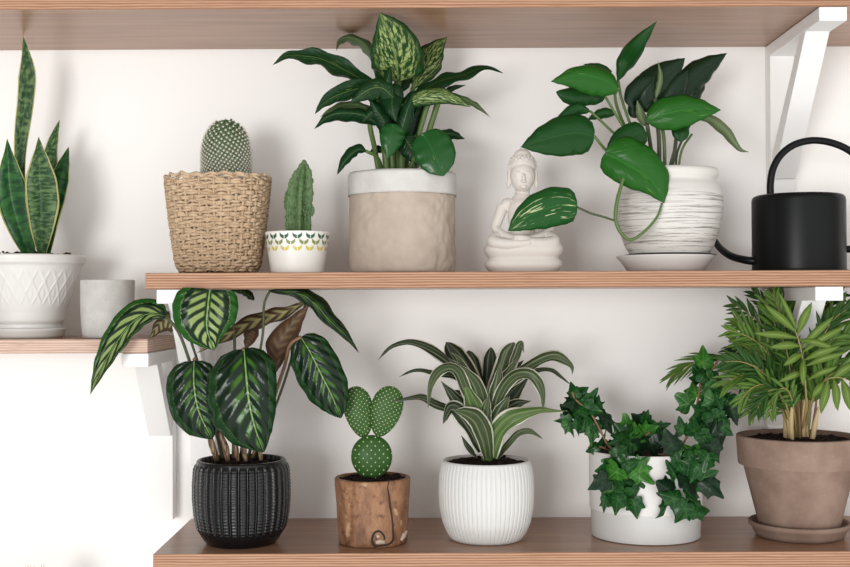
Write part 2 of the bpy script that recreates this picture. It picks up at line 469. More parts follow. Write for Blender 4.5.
mat('dieffenbachia_smooth_leaf', fn=lambda: pothos(-.02, G(26, 80, 32), G(120, 152, 84))(), rough=.28, spec=.3, trans=.08)
mat('pothos_leaf', fn=pothos(-.07, G(24, 70, 28), G(84, 128, 58)), rough=.28, spec=.19, bump=lb3, bump_s=.35, bump_d=.002, trans=.07)
mat('pothos_bright_leaf', fn=pothos(-.03, G(36, 96, 30), G(120, 164, 80)), rough=.28, spec=.19, bump=lb3, bump_s=.35, bump_d=.002, trans=.1)
mat('pothos_white_leaf', fn=pothos(.04, G(30, 84, 36), G(190, 204, 166)), rough=.28, spec=.19, bump=lb3, bump_s=.35, bump_d=.002, trans=.08)
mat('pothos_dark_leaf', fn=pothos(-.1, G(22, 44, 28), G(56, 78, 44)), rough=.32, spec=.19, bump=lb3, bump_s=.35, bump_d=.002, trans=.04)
mat('pothos_back', G(92, 112, 76), rough=.5, trans=.1)
def dracaena(base, light):
    def f():
        u, v, w = uv(); a = (u - .5).abs() * 2
        n = noi(vec(u * 40.0, v * 1.5, 0), 1.0, 3, .6)
        c = mix(n.step(.4, .7), base, light)
        s = ((u - .36).abs()).step(.05, .02).max(((u - .68).abs()).step(.035, .012) * .8)
        c = mix(s * .32, c, G(158, 168, 134))
        return mix((a + (noi(vec(u, v * 9, 0), 1, 2) - .5) * .12).step(.78, .86), c, rgb(222, 222, 204))
    return f
mat('dracaena_leaf', fn=dracaena(G(38, 54, 34), G(84, 100, 66)), rough=.34, spec=.19, trans=.07)
mat('dracaena_dark_leaf', fn=dracaena(G(24, 36, 24), G(50, 62, 42)), rough=.36, spec=.19, trans=.04)
mat('dracaena_bright_leaf', fn=dracaena(G(54, 84, 42), G(106, 134, 74)), rough=.34, spec=.19, trans=.1)
mat('dracaena_back', G(118, 130, 98), rough=.5, trans=.1)
def ivy(base, light, vein):
    def f():
        u, v, w = uv(); cx, cy = u - .5, v - .3
        n = noi(w, 5, 2)
        c = mix(n.step(.35, .7), base, light)
        k = cx.abs().step(.022, .008)
        for s_ in (-1, 1):
            k = k.max((cx * s_ - cy * 1.1).abs().step(.03, .01) * (cx * s_).step(0, .02))
            k = k.max((cx * s_ * .25 + cy ).abs().step(.022, .008) * (cx * s_).step(0, .02))
        return mix(k * .3, c, vein)
    return f
mat('ivy_leaf', fn=ivy(G(18, 60, 26), G(32, 84, 36), G(90, 134, 78)), rough=.25, spec=.19, trans=.06)
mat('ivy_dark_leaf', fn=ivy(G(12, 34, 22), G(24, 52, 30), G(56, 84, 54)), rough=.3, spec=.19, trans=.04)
mat('ivy_bright_leaf', fn=ivy(G(40, 98, 34), G(62, 124, 46), G(130, 172, 104)), rough=.28, spec=.19, trans=.08)
mat('ivy_pale_leaf', fn=ivy(G(36, 82, 40), G(66, 112, 62), G(150, 180, 138)), rough=.22, spec=.19, trans=.05)
def palm(base, light):
    def f():
        u, v, w = uv(); a = (u - .5).abs() * 2
        n = noi(vec(u * 12.0, v * 1.5, 0), 1.0, 3, .6)
        return mix(a.step(.14, .04) * .6, mix(n.step(.35, .7), base, light), tuple(min(1, x * 1.6) for x in light))
    return f
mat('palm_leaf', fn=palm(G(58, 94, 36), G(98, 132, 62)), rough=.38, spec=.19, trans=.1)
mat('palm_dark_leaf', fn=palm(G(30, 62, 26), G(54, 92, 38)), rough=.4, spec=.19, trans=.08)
mat('palm_light_leaf', fn=palm(G(84, 114, 46), G(112, 138, 70)), rough=.38, spec=.19, trans=.14)
mat('palm_cane', G(150, 140, 92), rough=.5)
mat('palm_sheath', G(196, 176, 140), rough=.6)
mat('cactus_green', fn=lambda: mix(noi(obco()[3], 80, 3), G(32, 70, 30), G(62, 104, 50)), rough=.45, spec=.19)
mat('cactus_dusty_green', fn=lambda: mix(noi(obco()[3], 160, 4, .7), G(52, 86, 56), G(118, 146, 108)), rough=.6, spec=.19)
mat('cactus_deep_green', fn=lambda: mix(noi(obco()[3], 80, 3), G(48, 76, 46), G(84, 112, 74)), rough=.5, spec=.19)
mat("spine", rgb(206, 198, 156), rough=.7)
mat("wool", rgb(214, 210, 196), rough=.9)
mat('dry_straw', G(196, 184, 120), rough=.7)
# ------------------------------------------------------------------ wall, shelves, brackets
m = MB(); m.box(-1.8, 1.8, .21, .27, -1.1, 1.2); struct(m.build('wall_back', 'wall_paint', smooth=False))
def shelf(label, x0, x1, y0, zt, th=.0175):
    m = MB(); m.box(x0, x1, y0, .2095, zt - th, zt)
    m.mi = []
    for f in m.f:
        vs = [m.v[i] for i in f]; flat = abs(vs[0].z - vs[1].z) < 1e-6 and abs(vs[1].z - vs[2].z) < 1e-6
        m.mi.append(0 if flat else 1)
    o = m.build('wall_shelf', ['walnut_ply', 'glare_ply_edge' if x1 < 0 else 'ply_edge'], smooth=False, bevel=.0006)
    return tag(recenter(o, ((x0 + x1) / 2, .1, zt - th)), label, 'shelf', 'plywood shelves on the wall')
shelf('top plywood shelf, cut by the upper photo edge', -.95, .72, 0, Z_TOP + .0175)
shelf('middle plywood shelf holding the basket, statue and watering can', -.308, .72, 0, Z_MID, .0178)
shelf('bottom plywood shelf holding the black, white and terracotta pots', -.3, .72, 0, Z_LOW, .0178)
shelf('short plywood shelf at left holding the snake plant', -.95, -.3185, .055, Z_LEFT, .016)
def bracket(label, x0, z1, y0=0.0, w=.031, drop=.205, arm=.016):
    t = thing('shelf_bracket', label, 'bracket', (x0 + w / 2, .1, z1 - arm), 'white wooden shelf brackets')
    c = .004
    m = MB(); m.prism([(y0 + .0005, z1 - .0004), (y0 + .0005, z1 - arm), (.2095, z1 - arm), (.2095, z1 - .0004)], 'x', x0, x0 + w)
    m.build('arm', 'white_paint', t, smooth=False, bevel=.0012)
    m = MB(); m.box(x0, x0 + w, .188, .2094, z1 - arm - drop, z1 - arm + .0002); m.build('post', 'white_paint', t, smooth=False, bevel=.001)
    L = .188 - y0 - .052; za = z1 - arm + .0002; ya = y0 + .052
    bx0 = x0 + .0015; q = .83
    zb = za - L * 1.12
    m = MB(); m.prism([(ya, za), (ya + .022, za), (.1885, zb + .026), (.1885, zb - .004), (.182, zb - .004)], 'x', bx0, x0 + w - .0015)
    m.build('brace', 'white_paint', t, smooth=False, bevel=.0008)
bracket('white wooden bracket under the top shelf, above the watering can', .437, Z_TOP)
bracket('white wooden bracket under the middle shelf, behind the palm leaves', .430, Z_MID - .0178)
bracket('white wooden bracket under left end of middle shelf, mostly hidden by patterned leaves', -.296, Z_MID - .0178)
bracket('white wooden bracket under the short left shelf', -.349, Z_LEFT - .016, y0=.056, drop=.2)
# the shelves also hang on brackets beyond the frame: left out

# ------------------------------------------------------------------ camera, light
cam = bpy.data.cameras.new('camera'); cam.lens = 50; cam.sensor_width = 36; cam.clip_start = .05
co = bpy.data.objects.new('camera', cam); COL.objects.link(co)
co.matrix_world = Matrix.Translation((0, -D, 0)) @ CAM_R.to_4x4()
sc.camera = co
cam.dof.use_dof = False
def area(name, loc, target, size, sy, power, color=(1, 1, 1)):
    l = bpy.data.lights.new(name, 'AREA'); l.shape = 'RECTANGLE'; l.size = size; l.size_y = sy; l.energy = power; l.color = color
    o = bpy.data.objects.new(name, l); COL.objects.link(o); o.location = loc
    o.rotation_euler = (Vector(target) - Vector(loc)).to_track_quat('-Z', 'Y').to_euler(); return o
area('window_light', (-1.55, -4.3, -.12), (0, .1, 0), 1.3, 1.3, 105, (1.0, .995, .985))
w = bpy.data.worlds.new('world'); sc.world = w; w.use_nodes = True
nt = w.node_tree; bg = nt.nodes['Background']; S.nt = nt               # pale room all round: bright low front, dim ceiling
tc = nt.nodes.new('ShaderNodeTexCoord'); sx = nt.nodes.new('ShaderNodeSeparateXYZ'); nt.links.new(tc.outputs['Generated'], sx.inputs[0])
gx, gz = S(sx.outputs[0]), S(sx.outputs[2])
gy = S(sx.outputs[1])
lobe = (gy * -.955 + gz * -.26 + gx * .30).step(.25, 1.0)
st_ = lobe * 1.35 + .32 + gz.step(-.1, -.8) * .22
nt.links.new(st_.v, bg.inputs[1]); bg.inputs[0].default_value = (1.0, .998, .99, 1)
vs = sc.view_settings; vs.view_transform = 'Standard'; vs.look = 'None'; vs.exposure = -0.19; vs.gamma = 1
sc.cycles.use_denoising = True
sc.cycles.max_bounces = 8; sc.cycles.diffuse_bounces = 4
# ------------------------------------------------------------------ pots
def X(px, Y): return (px - 425) * K(Y)
def ZZ(px, py, Y): return P(px, py, Y).z
def prof_px(pts, cx, Y):                              # [(half width px, py)] -> [(r, z)]
    return [(h * K(Y), P(cx, py, Y).z) for h, py in pts]
def ground(prof, z): prof = list(prof); prof[0] = (prof[0][0], z); return prof
def soil_disc(parent, cx, cy, r, z, seed=0, bump=.002, sx=1):
    m = MB(); R = [0.0001] + [r * i / 8 for i in range(1, 9)]; V, Fc = [], []; seg = 40
    for q in R:
        for k in range(seg):
            th = 2 * PI * k / seg; p = Vector((cx + q * math.cos(th), cy + q * math.sin(th), 0))
            p.z = z + bump * (mnoise.noise(p * 220 + Vector((seed, 0, 0))) + .5 * mnoise.noise(p * 600)) + bump * (1 - q / r); V.append(p)
    for i in range(len(R) - 1):
        for k in range(seg):
            k2 = (k + 1) % seg; Fc.append((i * seg + k, i * seg + k2, (i + 1) * seg + k2, (i + 1) * seg + k))
    m.add(V, Fc)
    rnd = random.Random(seed)
    for i in range(26):
        a, q = rnd.random() * 6.28, r * .86 * math.sqrt(rnd.random())
        ball(m, (cx + q * math.cos(a), cy + q * math.sin(a), z + bump * .9), rnd.uniform(.0012, .0028), 6, 4, (1, 1, .7))
    return m.build('soil', 'soil', parent)

# --- snake plant pot and saucer (left shelf)
YS = .124; CX = X(28, YS); SZ = Z_LEFT
sau = MB(); pr = [(34, 338.2), (36, 336), (34.6, 329.5), (35, 328), (34, 327.5), (30, 329), (0, 330)]
pr = [(r * K(YS), z) for r, z in [(33, 0), (34.5, 0), (36, 0), (37, 0), (36.5, 0), (30, 0), (.001, 0)]]
zs = [SZ + .0002, SZ + .003, SZ + .0085, SZ + .0105, SZ + .012, SZ + .0065, SZ + .0055]
sau_o = (lathe(sau, [(p[0], z) for p, z in zip(pr, zs)], CX, YS, 96), sau.build('plant_saucer', 'white_ceramic'))[1]
tag(recenter(sau_o, (CX, YS, SZ)), 'white glazed saucer under the snake plant pot', 'saucer')
snake_root = thing('potted_snake_plant', 'snake plant with tall upright striped leaves in white embossed pot', 'potted plant', (CX, YS, SZ + .006))
k = K(YS); zt = P(28, 253.5, YS - .06).z; ZQ = lambda y: P(28, y, YS - .045).z
prof = [(28 * k, SZ + .0068), (31.5 * k, SZ + .0072), (32 * k, ZQ(326)), (31.5 * k, ZQ(325)), (34 * k, ZQ(322.5)), (35 * k, ZQ(321)),
        (36.5 * k, ZQ(312)), (37.5 * k, ZQ(309.5)), (38 * k, ZQ(308)), (51.5 * k, ZQ(266)), (52.5 * k, ZQ(264.5)), (55 * k, zt - .0098), (56 * k, zt - .004), (56 * k, zt - .0012), (55 * k, zt)]
inner = [(52 * k, zt), (50 * k, zt - .010), (.0005, zt - .012)]
za, zb = ZQ(307), ZQ(268)
def emboss(th, z, r, L):
    if not (za < z < zb): return 0
    v = (z - za) / (zb - za); u = th * 12 / PI
    e = min(1, min(v, 1 - v) * 8)
    a = abs(((u + v * 1.5) % 1) - .5); b = abs(((u - v * 1.5) % 1) - .5)
    h = max(0, 1 - a * 7) + max(0, 1 - b * 7) + .4 * max(0, 1 - abs(((u * 1) % 1) - .5) * 5) * (1 if .2 < v < .8 else 0)
    return .0009 * e * min(1, h)
m = MB(); lathe(m, dense(prof, .0011) + inner, CX, YS, 340, disp=emboss, cap1=False)
m.build('pot', 'white_ceramic', snake_root)
soil_disc(snake_root, CX, YS, 51 * k, zt - .0012, 1, .004)

# --- small concrete cup
YC = .1; cx = X(107.5, YC); k = K(YC); z0 = Z_LEFT; zt = P(107, 279.5, YC - .03).z
m = MB(); lathe(m, [(22 * k, z0 + .0002), (23.7 * k, z0 + .001), (24.8 * k, z0 + .006), (26.2 * k, z0 + .03), (26.6 * k, zt - .001), (26.2 * k, zt), (24.4 * k, zt), (24 * k, zt - .002), (23 * k, z0 + .006), (.0005, z0 + .005)], cx, YC, 96)
o = m.build('concrete_cup', 'concrete'); tag(recenter(o, (cx, YC, z0)), 'small empty pale grey concrete cup beside the snake plant', 'cup')

# --- woven basket
YB = .1; cx = X(218.5, YB); k = K(YB); z0 = Z_MID; zt = P(218, 171.5, YB - .055).z; H = zt - z0
basket = thing('woven_basket', 'tan woven straw basket with wavy rim around the round cactus', 'basket', (cx, YB, z0))
def bR(t): return (38.5 + 12.5 * t ** .8 - 1.5 * max(0, (t - .9) * 10) ** 2 * .3 - 2.5 * max(0, (.08 - t) / .08)) * k
NS = 44; ROWS = 36
def bpt(th, t, off): 
    r = bR(t) + off; c, s_ = math.cos(th), math.sin(th); q = r / ((abs(c) ** 2.6 + abs(s_) ** 2.6) ** (1 / 2.6))
    lean = (.5 - t) * 3.5 * k
    return Vector((cx + q * c * 1.0 + lean * .0, YB + q * s_ * .93, z0 + .003 + t * (H - .004)))
m = MB(); seg = 6; nt_ = NS * 8
for r in range(ROWS):
    t0 = (r + .5) / ROWS; V, Fc, U = [], [], []; ph0 = ((r // 2) % 2) * PI
    rr = H / ROWS * .60; rv = random.uniform(.9, 1.15)
    for i in range(nt_):
        th = 2 * PI * i / nt_
        w_ = math.sin(th * NS / 2 + ph0); w_ = math.copysign(abs(w_) ** .6, w_)
        t1 = t0 + .006 * math.sin(th * 7 + r * 2.1) + (.022 * abs(math.sin(th * NS / 4)) - .008 if r > ROWS - 3 else 0) + .006 * w_ * math.sin(r * 1.3 + th * 3)
        c0 = bpt(th, t1, .0015 * w_ + .0005 * mnoise.noise(Vector((math.cos(th) * 9, math.sin(th) * 9, r)))); out = Vector((math.cos(th), math.sin(th), 0))
        for j in range(seg):
            a = 2 * PI * j / seg + th * 20
            V.append(c0 + out * math.cos(a) * rr * .75 * rv + Vector((0, 0, 1)) * math.sin(a) * rr * rv)
            
    for i in range(nt_):
        i2 = (i + 1) % nt_
        for j in range(seg):
            j2 = (j + 1) % seg
            if i2 == 0:
                pass
            Fc.append((i * seg + j, i2 * seg + j, i2 * seg + j2, i * seg + j2)); u0 = i / nt_
            U.append([(u0, r + j / seg), (u0 + 1 / nt_, r + j / seg), (u0 + 1 / nt_, r + (j + 1) / seg), (u0, r + (j + 1) / seg)])
    m.add(V, Fc, U)
m.build('woven_side', 'straw', basket)
m = MB()
for s_ in range(NS):
    th = 2 * PI * (s_ + .5) / NS
    tube(m, [bpt(th, t, -.0004) for t in (.0, .2, .4, .6, .8, .97)], .0017, 6, 16)
m.build('stakes', 'straw', basket)
V = [bpt(2 * PI * i / 64, .01, -.001) for i in range(64)]
m = MB(); m.add(V + [v + Vector((0, 0, .002)) for v in V], [tuple(range(64))[::-1], tuple(range(64, 128))] + [(i, (i + 1) % 64, 64 + (i + 1) % 64, 64 + i) for i in range(64)])
m.build('base', 'straw', basket)

# --- mammillaria in a white pot inside the basket
cx2 = X(230, YB); zb_ = z0 + .0065; zr = P(232, 173, YB - .03).z
mam = thing('potted_cactus', 'round dome cactus with white spines sitting inside the woven basket', 'potted cactus', (cx2, YB, zb_))
m = MB(); lathe(m, [(24 * k, zb_), (26 * k, zb_ + .002), (35.5 * k, zr - .004), (36 * k, zr - .001), (35.6 * k, zr), (34 * k, zr), (33.5 * k, zr - .006), (.0005, zr - .008)], cx2, YB, 64)
m.build('pot', 'bright_white_ceramic', mam)
soil_disc(mam, cx2, YB, 33.3 * k, zr - .0075, 3)
ccx = X(226.5, YB); top = P(226, 119.5, YB).z; bot = zr - .012; R = 24 * k
m = MB(); sp = MB(); N = 620; Hh = top - bot
def dome(t):                                          # t 0 bottom..1 top
    z = bot + Hh * t
    return R * max(0, 1 - max(0, (t - .42) / .58) ** 2.3) ** .5 * (1 if t > .2 else .93 + .07 * t / .2), z
lathe(m, [(max(.0005, dome(i / 30)[0] * .96), dome(i / 30)[1]) for i in range(31)], ccx, YB, 48)
for i in range(N):
    t = 1 - ((i + .5) / N) ** .62 * .93; r, z = dome(t); th = i * 2.399963
    r2, z2 = dome(min(1, t + .02)); tz = Vector((r2 - r, 0, z2 - z)).normalized(); n_ = Vector((tz.z, 0, -tz.x))
    rot = Matrix.Rotation(th, 3, 'Z'); nw = rot @ n_; c = Vector((ccx, YB, z)) + rot @ Vector((r * .98, 0, 0))
    ball(m, c, .0017, 6, 4, (1, 1, 1))
    tip = c + nw * .0014; ball(sp, tip, .00105, 6, 4)
    a = nw.orthogonal().normalized(); b = nw.cross(a)
    for j in range(9):
        an = j * PI * 2 / 9 + i; d = (a * math.cos(an) + b * math.sin(an) + nw * random.uniform(.25, .8)).normalized(); L_ = random.uniform(.0028, .0048)
        q = nw.cross(d).normalized() * .0002
        sp.add([tip + q, tip - q, tip + d * L_, tip + nw * .0002], [(0, 1, 2), (1, 3, 2), (3, 0, 2)])
m.build('cactus_body', 'cactus_deep_green', mam); o = sp.build('spines', 'wool', mam, smooth=False); o['kind'] = 'stuff'

# --- small patterned pot with a knobbly cactus
YP = .085; k = K(YP); cx = X(297.5, YP); zt = P(297, 230.5, YP - .035).z
kn = thing('potted_cactus', 'small knobbly upright cactus in white pot painted with green and yellow marks', 'potted cactus', (cx, YP, z0))
m = MB(); lathe(m, dense([(25.5 * k, z0 + .0002), (26.3 * k, z0 + .001), (32.3 * k, zt - .0008), (31.8 * k, zt)], .003) + [(30.2 * k, zt), (29.6 * k, zt - .004), (.0005, zt - .005)], cx, YP, 96)
m.build('pot', 'leaf_mark_ceramic', kn); soil_disc(kn, cx, YP, 29.8 * k, zt - .0035, 5)
def knobby(mb, pts, r0, ribs=5, amp=.34, knob=.0015, n=40, seg=30):
    q = [Vector(p) for p in cr(pts, n)]; V, Fc = [], []
    for i, p in enumerate(q):
        t = i / (n - 1); r = r0 * (.85 + .15 * math.sin(t * 3)) * max(0, 1 - max(0, (t - .55) / .45) ** 2.4) ** .5 if t < 1 else .0003
        r = max(r, .0004)
        for j in range(seg):
            th = 2 * PI * j / seg; rb = math.cos(th * ribs + t * 1.2)
            rr = r * (1 + amp * rb) + knob * max(0, rb) * (math.sin(t * 42 + (j * ribs // seg) * 2.1) > .1) * (1 if r > .002 else .2)
            rr += .0008 * mnoise.noise(Vector((th * 2, t * 14, 1)))
            V.append(p + Vector((math.cos(th), math.sin(th), 0)) * rr)
    for rb_ in range(ribs):                           # knobs along every rib
        for i in range(1, n, 2):
            t = i / (n - 1); th = (2 * PI * rb_ - t * 1.2) / ribs; r = r0 * (1 + amp) * max(.05, 1 - max(0, (t - .6) / .4) ** 2)
            c = q[i] + Vector((math.cos(th), math.sin(th), 0)) * r * .95 + Vector((0, 0, random.uniform(-.001, .001)))
            ball(mb, c, r0 * random.uniform(.2, .34), 7, 5, (1, 1, 1.3)); 
    for i in range(n - 1):
        for j in range(seg):
            j2 = (j + 1) % seg; Fc.append((i * seg + j, i * seg + j2, (i + 1) * seg + j2, (i + 1) * seg + j))
    Fc.append(tuple(range((n - 1) * seg, n * seg))); mb.add(V, Fc)
m = MB(); rp = lambda *a: [P(x, y, YP) for x, y in a]
knobby(m, rp((297, 234), (298, 215), (300, 190), (304.5, 163)), 9.0 * k)
knobby(m, rp((293, 215), (289, 205), (289, 189)), 3.6 * k, 4, .3, .001, 20, 16)
knobby(m, rp((301, 220), (309, 214), (312, 206)), 3.4 * k, 4, .3, .001, 16, 16)
knobby(m, rp((303, 200), (309, 196), (312, 190)), 2.6 * k, 4, .3, .001, 14, 16)
knobby(m, rp((294, 222), (289, 219), (286, 216)), 2.2 * k, 4, .3, .001, 12, 16)
rk = random.Random(4)
for i in range(170):
    t = rk.random() * .97; c = cr(rp((297, 234), (298, 215), (300, 190), (304.5, 163)), 41)[int(t * 40)]; th = rk.random() * 6.283
    r = 9.6 * k * max(.12, 1 - max(0, (t - .5) / .5) ** 2.2) * rk.uniform(.85, 1.12)
    ball(m, Vector(c) + Vector((math.cos(th) * r, math.sin(th) * r, 0)), rk.uniform(.0009, .0018), 6, 5, (1, 1, 1.3))
m.build('cactus_body', 'cactus_dusty_green', kn, auto=60)

# --- paper bag planter of the dieffenbachia
YD = .095; k = K(YD); cx = X(402.5, YD); zt = P(402, 168.5, YD - .06).z; zf = P(402, 191.5, YD - .063).z
dief = thing('potted_dieffenbachia', 'dieffenbachia with cream-flecked leaves in beige paper planter with white cuff', 'potted plant', (cx, YD, z0))
def crumple(s):
    def f(th, z, r, L):
        p = Vector((math.cos(th) * r, math.sin(th) * r, z)) * 38 + Vector((s, 0, 0))
        v = mnoise.noise(p) * .5 + abs(mnoise.noise(p * 2.1)) * .45
        side = .5 + .5 * math.cos(th - 5.4)
        return -.0042 * abs(v) * (.25 + side) * min(1, (z - z0) / .004)
    return f
m = MB(); lathe(m, dense([(49 * k, z0 + .0002), (52.5 * k, z0 + .0015), (53.3 * k, z0 + .006), (53.2 * k, zf + .012), (52.5 * k, zf + .016)], .002), cx, YD, 200, disp=crumple(0), cap1=False)
m.build('paper_bag', 'beige_paper', dief)
def cuffw(th, z, r, L): return .0009 * mnoise.noise(Vector((math.cos(th) * 3, math.sin(th) * 3, z * 40))) + .0005 * math.sin(th * 9)
m = MB(); lathe(m, dense([(53.8 * k, zf), (54.4 * k, zf - .0002), (54.4 * k, zf + .003), (54.3 * k, zt - .003), (53.2 * k, zt), (51.2 * k, zt - .002), (50.5 * k, zt - .02)], .0025), cx, YD, 160, disp=cuffw, cap0=False, cap1=False)
m.build('cuff', 'white_paper', dief); soil_disc(dief, cx, YD, 50.7 * k, zt - .008, 8, .003)

# --- whitewashed pot and saucer of the pothos
YO = .092; k = K(YO); cxo = X(665.5, YO)
m = MB(); zz = z0
lathe(m, [(34 * k, zz + .0002), (35.5 * k, zz + .0008), (38.5 * k, zz + .003), (44 * k, zz + .0125), (48.4 * k, zz + .0185), (48.6 * k, zz + .0198), (47.4 * k, zz + .0195), (42 * k, zz + .010), (.0005, zz + .009)], cxo, YO, 96)
o = m.build('plant_saucer', 'bright_white_ceramic'); sauc = o; tag(recenter(o, (cxo, YO, zz)), 'white saucer with dark line under the streaked pot', 'saucer')
pz = zz + .0095
poth = thing('potted_pothos', 'trailing pothos with large heart leaves in whitewashed streaked pot', 'potted plant', (cxo + .006, YO, pz))
cxp = X(669.5, YO); pp = [(32, 0), (37, 256), (38.5, 254), (44, 244), (49, 230), (52, 215), (53.2, 203), (52.5, 192), (50, 184), (46.5, 179.5), (45.5, 177.5), (47.5, 175.5), (49, 172.5), (49, 169), (47.5, 166)]
prof = [(h * k, pz + .0002 if i == 0 else max(pz + .001 * i, P(669, y, YO - .045).z)) for i, (h, y) in enumerate(pp)]
zt = prof[-1][1]
m = MB(); lathe(m, dense(prof, .003) + [(45 * k, zt), (44 * k, zt - .006), (.0005, zt - .007)], cxp, YO, 96, disp=lambda th, z, r, L: .00025 * math.sin(z * 1900) if r > .05 and z < P(0, 178, YO).z else 0)
m.build('pot', 'streaked_glaze', poth); soil_disc(poth, cxp, YO, 44.5 * k, zt - .005, 9)
m = MB(); lathe(m, [(39.2 * k, zz + .0212), (43 * k, zz + .0198), (46 * k, zz + .0205), (43 * k, zz + .0215), (39.4 * k, zz + .0222)], cxp, YO, 96, cap0=False, cap1=False)
m.build('dark_line', 'dark_crack', sauc, label='dark line inside the rim')

# --- black watering can
YW = .085; k = K(YW); cxw = X(799, YW)
can = thing('watering_can', 'matte black metal watering can with big hoop handle and thin spout', 'watering can', (cxw, YW, z0))
zt = P(799, 192, YW - .045).z
m = MB(); lathe(m, [(46.6 * k, z0 + .0002), (47.2 * k, z0 + .0006), (47 * k, z0 + .0024), (45.4 * k, z0 + .003), (45.4 * k, zt - .007), (44.8 * k, zt - .003), (43 * k, zt - .0008), (41 * k, zt), (20 * k, zt + .0004), (18 * k, zt + .0004), (17.5 * k, zt - .004), (.0005, zt - .004)], cxw, YW, 128)
m.build('body', 'black_metal', can, auto=50)
m = MB(); hp = [(770.5, 197), (770.5, 183), (773, 169), (780, 156), (791, 146.5), (804, 141.5), (818, 140.5), (834, 143.5), (850, 151), (866, 165), (877, 184), (880, 206), (873, 230), (860, 246), (843, 250)]
tube(m, [P(x, y, YW - .0) for x, y in hp], 3.6 * k, 14, 80); m.build('handle', 'black_metal', can)
m = MB(); spx = [(758, 261.5, YW), (745, 260, YW + .006), (731, 256, YW + .024), (721, 249, YW + .044), (714, 240, YW + .062), (706, 228, YW + .072), (699, 216, YW + .078)]
tube(m, [P(*p) for p in spx], [4.2 * k, 3.6 * k, 3.2 * k], 12, 40); m.build('spout', 'black_metal', can)

# --- black ribbed pot of the calathea
YA = .062; k = K(YA); cx = X(241, YA); z0 = Z_LOW; zt = P(241, 459, YA).z
cal = thing('potted_calathea', 'calathea with big feather-patterned leaves in black ribbed pot', 'potted plant', (cx, YA, z0))
prof = [(33 * k, z0 + .0002), (34.5 * k, z0 + .001), (38 * k, z0 + .006), (42.5 * k, z0 + .017), (45.6 * k, z0 + .033), (47 * k, z0 + .052), (47 * k, z0 + .068), (46 * k, z0 + .085), (44.6 * k, zt - .004), (44 * k, zt - .001), (43.2 * k, zt)]
def ribs(th, z, r, L):
    t = (z - z0) / (zt - z0)
    if t < .05 or t > .965: return 0
    e = min(1, (t - .07) * 8, (.965 - t) * 22); u = (th * 17 / PI) % 1
    rib = 1 - abs(u - .5) * 2; rib = min(1, rib * 2.0)
    c = .5 + .5 * math.cos(z * 1700)
    return e * (.0026 * rib - .0012 + .0010 * c * (rib > .5))
m = MB(); lathe(m, dense(prof, .0010) + [(40.5 * k, zt), (39.6 * k, zt - .008), (.0005, zt - .009)], cx, YA, 408, disp=ribs, cap1=False)
m.build('pot', 'black_ceramic', cal); soil_disc(cal, cx, YA, 40 * k, zt - .006, 11)
CALX = cx

# --- log planter with bunny-ear cactus
YL = .064; k = K(YL); cx = X(372, YL); zt = P(372, 476.5, YL).z
opu = thing('potted_cactus', 'bunny-ear cactus with three dotted pads in a cracked log pot', 'potted cactus', (cx, YL, z0))
def logr(th, z, r, L): return .0022 * mnoise.noise(Vector((math.cos(th) * 1.3, math.sin(th) * 1.3, z * 9))) + .0006 * mnoise.noise(Vector((math.cos(th) * 5, math.sin(th) * 5, z * 30)))
prof = [(33.5 * k, z0 + .0002), (35 * k, z0 + .0012), (35.3 * k, z0 + .01), (36.2 * k, z0 + .045), (37.4 * k, zt - .006), (37.4 * k, zt - .0015), (36.4 * k, zt)]
m = MB(); lathe(m, dense(prof, .003) + [(33.6 * k, zt), (33 * k, zt - .005), (.0005, zt - .006)], cx, YL, 120, disp=logr)
m.build('log_pot', 'stump_wood', opu); soil_disc(opu, cx, YL, 33.8 * k, zt - .003, 12, .003)
def on_log(px, py):
    zz_ = P(px, py, YL - 36 * k).z; x = X(px, YL - .033); dx = max(-.99, min(.99, (x - cx) / (36.3 * k)))
    r = (35.3 + 2.1 * (zz_ - z0) / (zt - z0)) * k; th = -math.acos(dx)
    r += logr(th, zz_, r, 0)
    return Vector((cx + r * math.cos(th), YL + r * math.sin(th), zz_))
m = MB(); tube(m, [on_log(*p) for p in ((388, 480), (386.5, 488), (388, 497), (389, 506), (391, 518), (392, 530), (392, 541), (388, 545), (381, 546))], [.0005, .0009, .0011, .0008, .0013, .0009], 6, 40)
tube(m, [on_log(*p) for p in ((381, 546), (374, 546), (371.5, 540), (374, 533), (379, 531.5), (383, 536), (384, 540))], [.001, .0012, .0008], 6, 30)
m.build('crack', 'dark_crack', opu)
m = MB()
for a in (((375, 543), (379, 542), (384, 543)), ((376, 537), (379, 536)), ((402, 538), (405, 541)), ((400, 543), (403, 540), (406, 536))):
    tube(m, [on_log(*p) for p in a], [.0018, .0028, .0016], 8, 12)
m.build('pale_scars', 'pale_scar', opu)
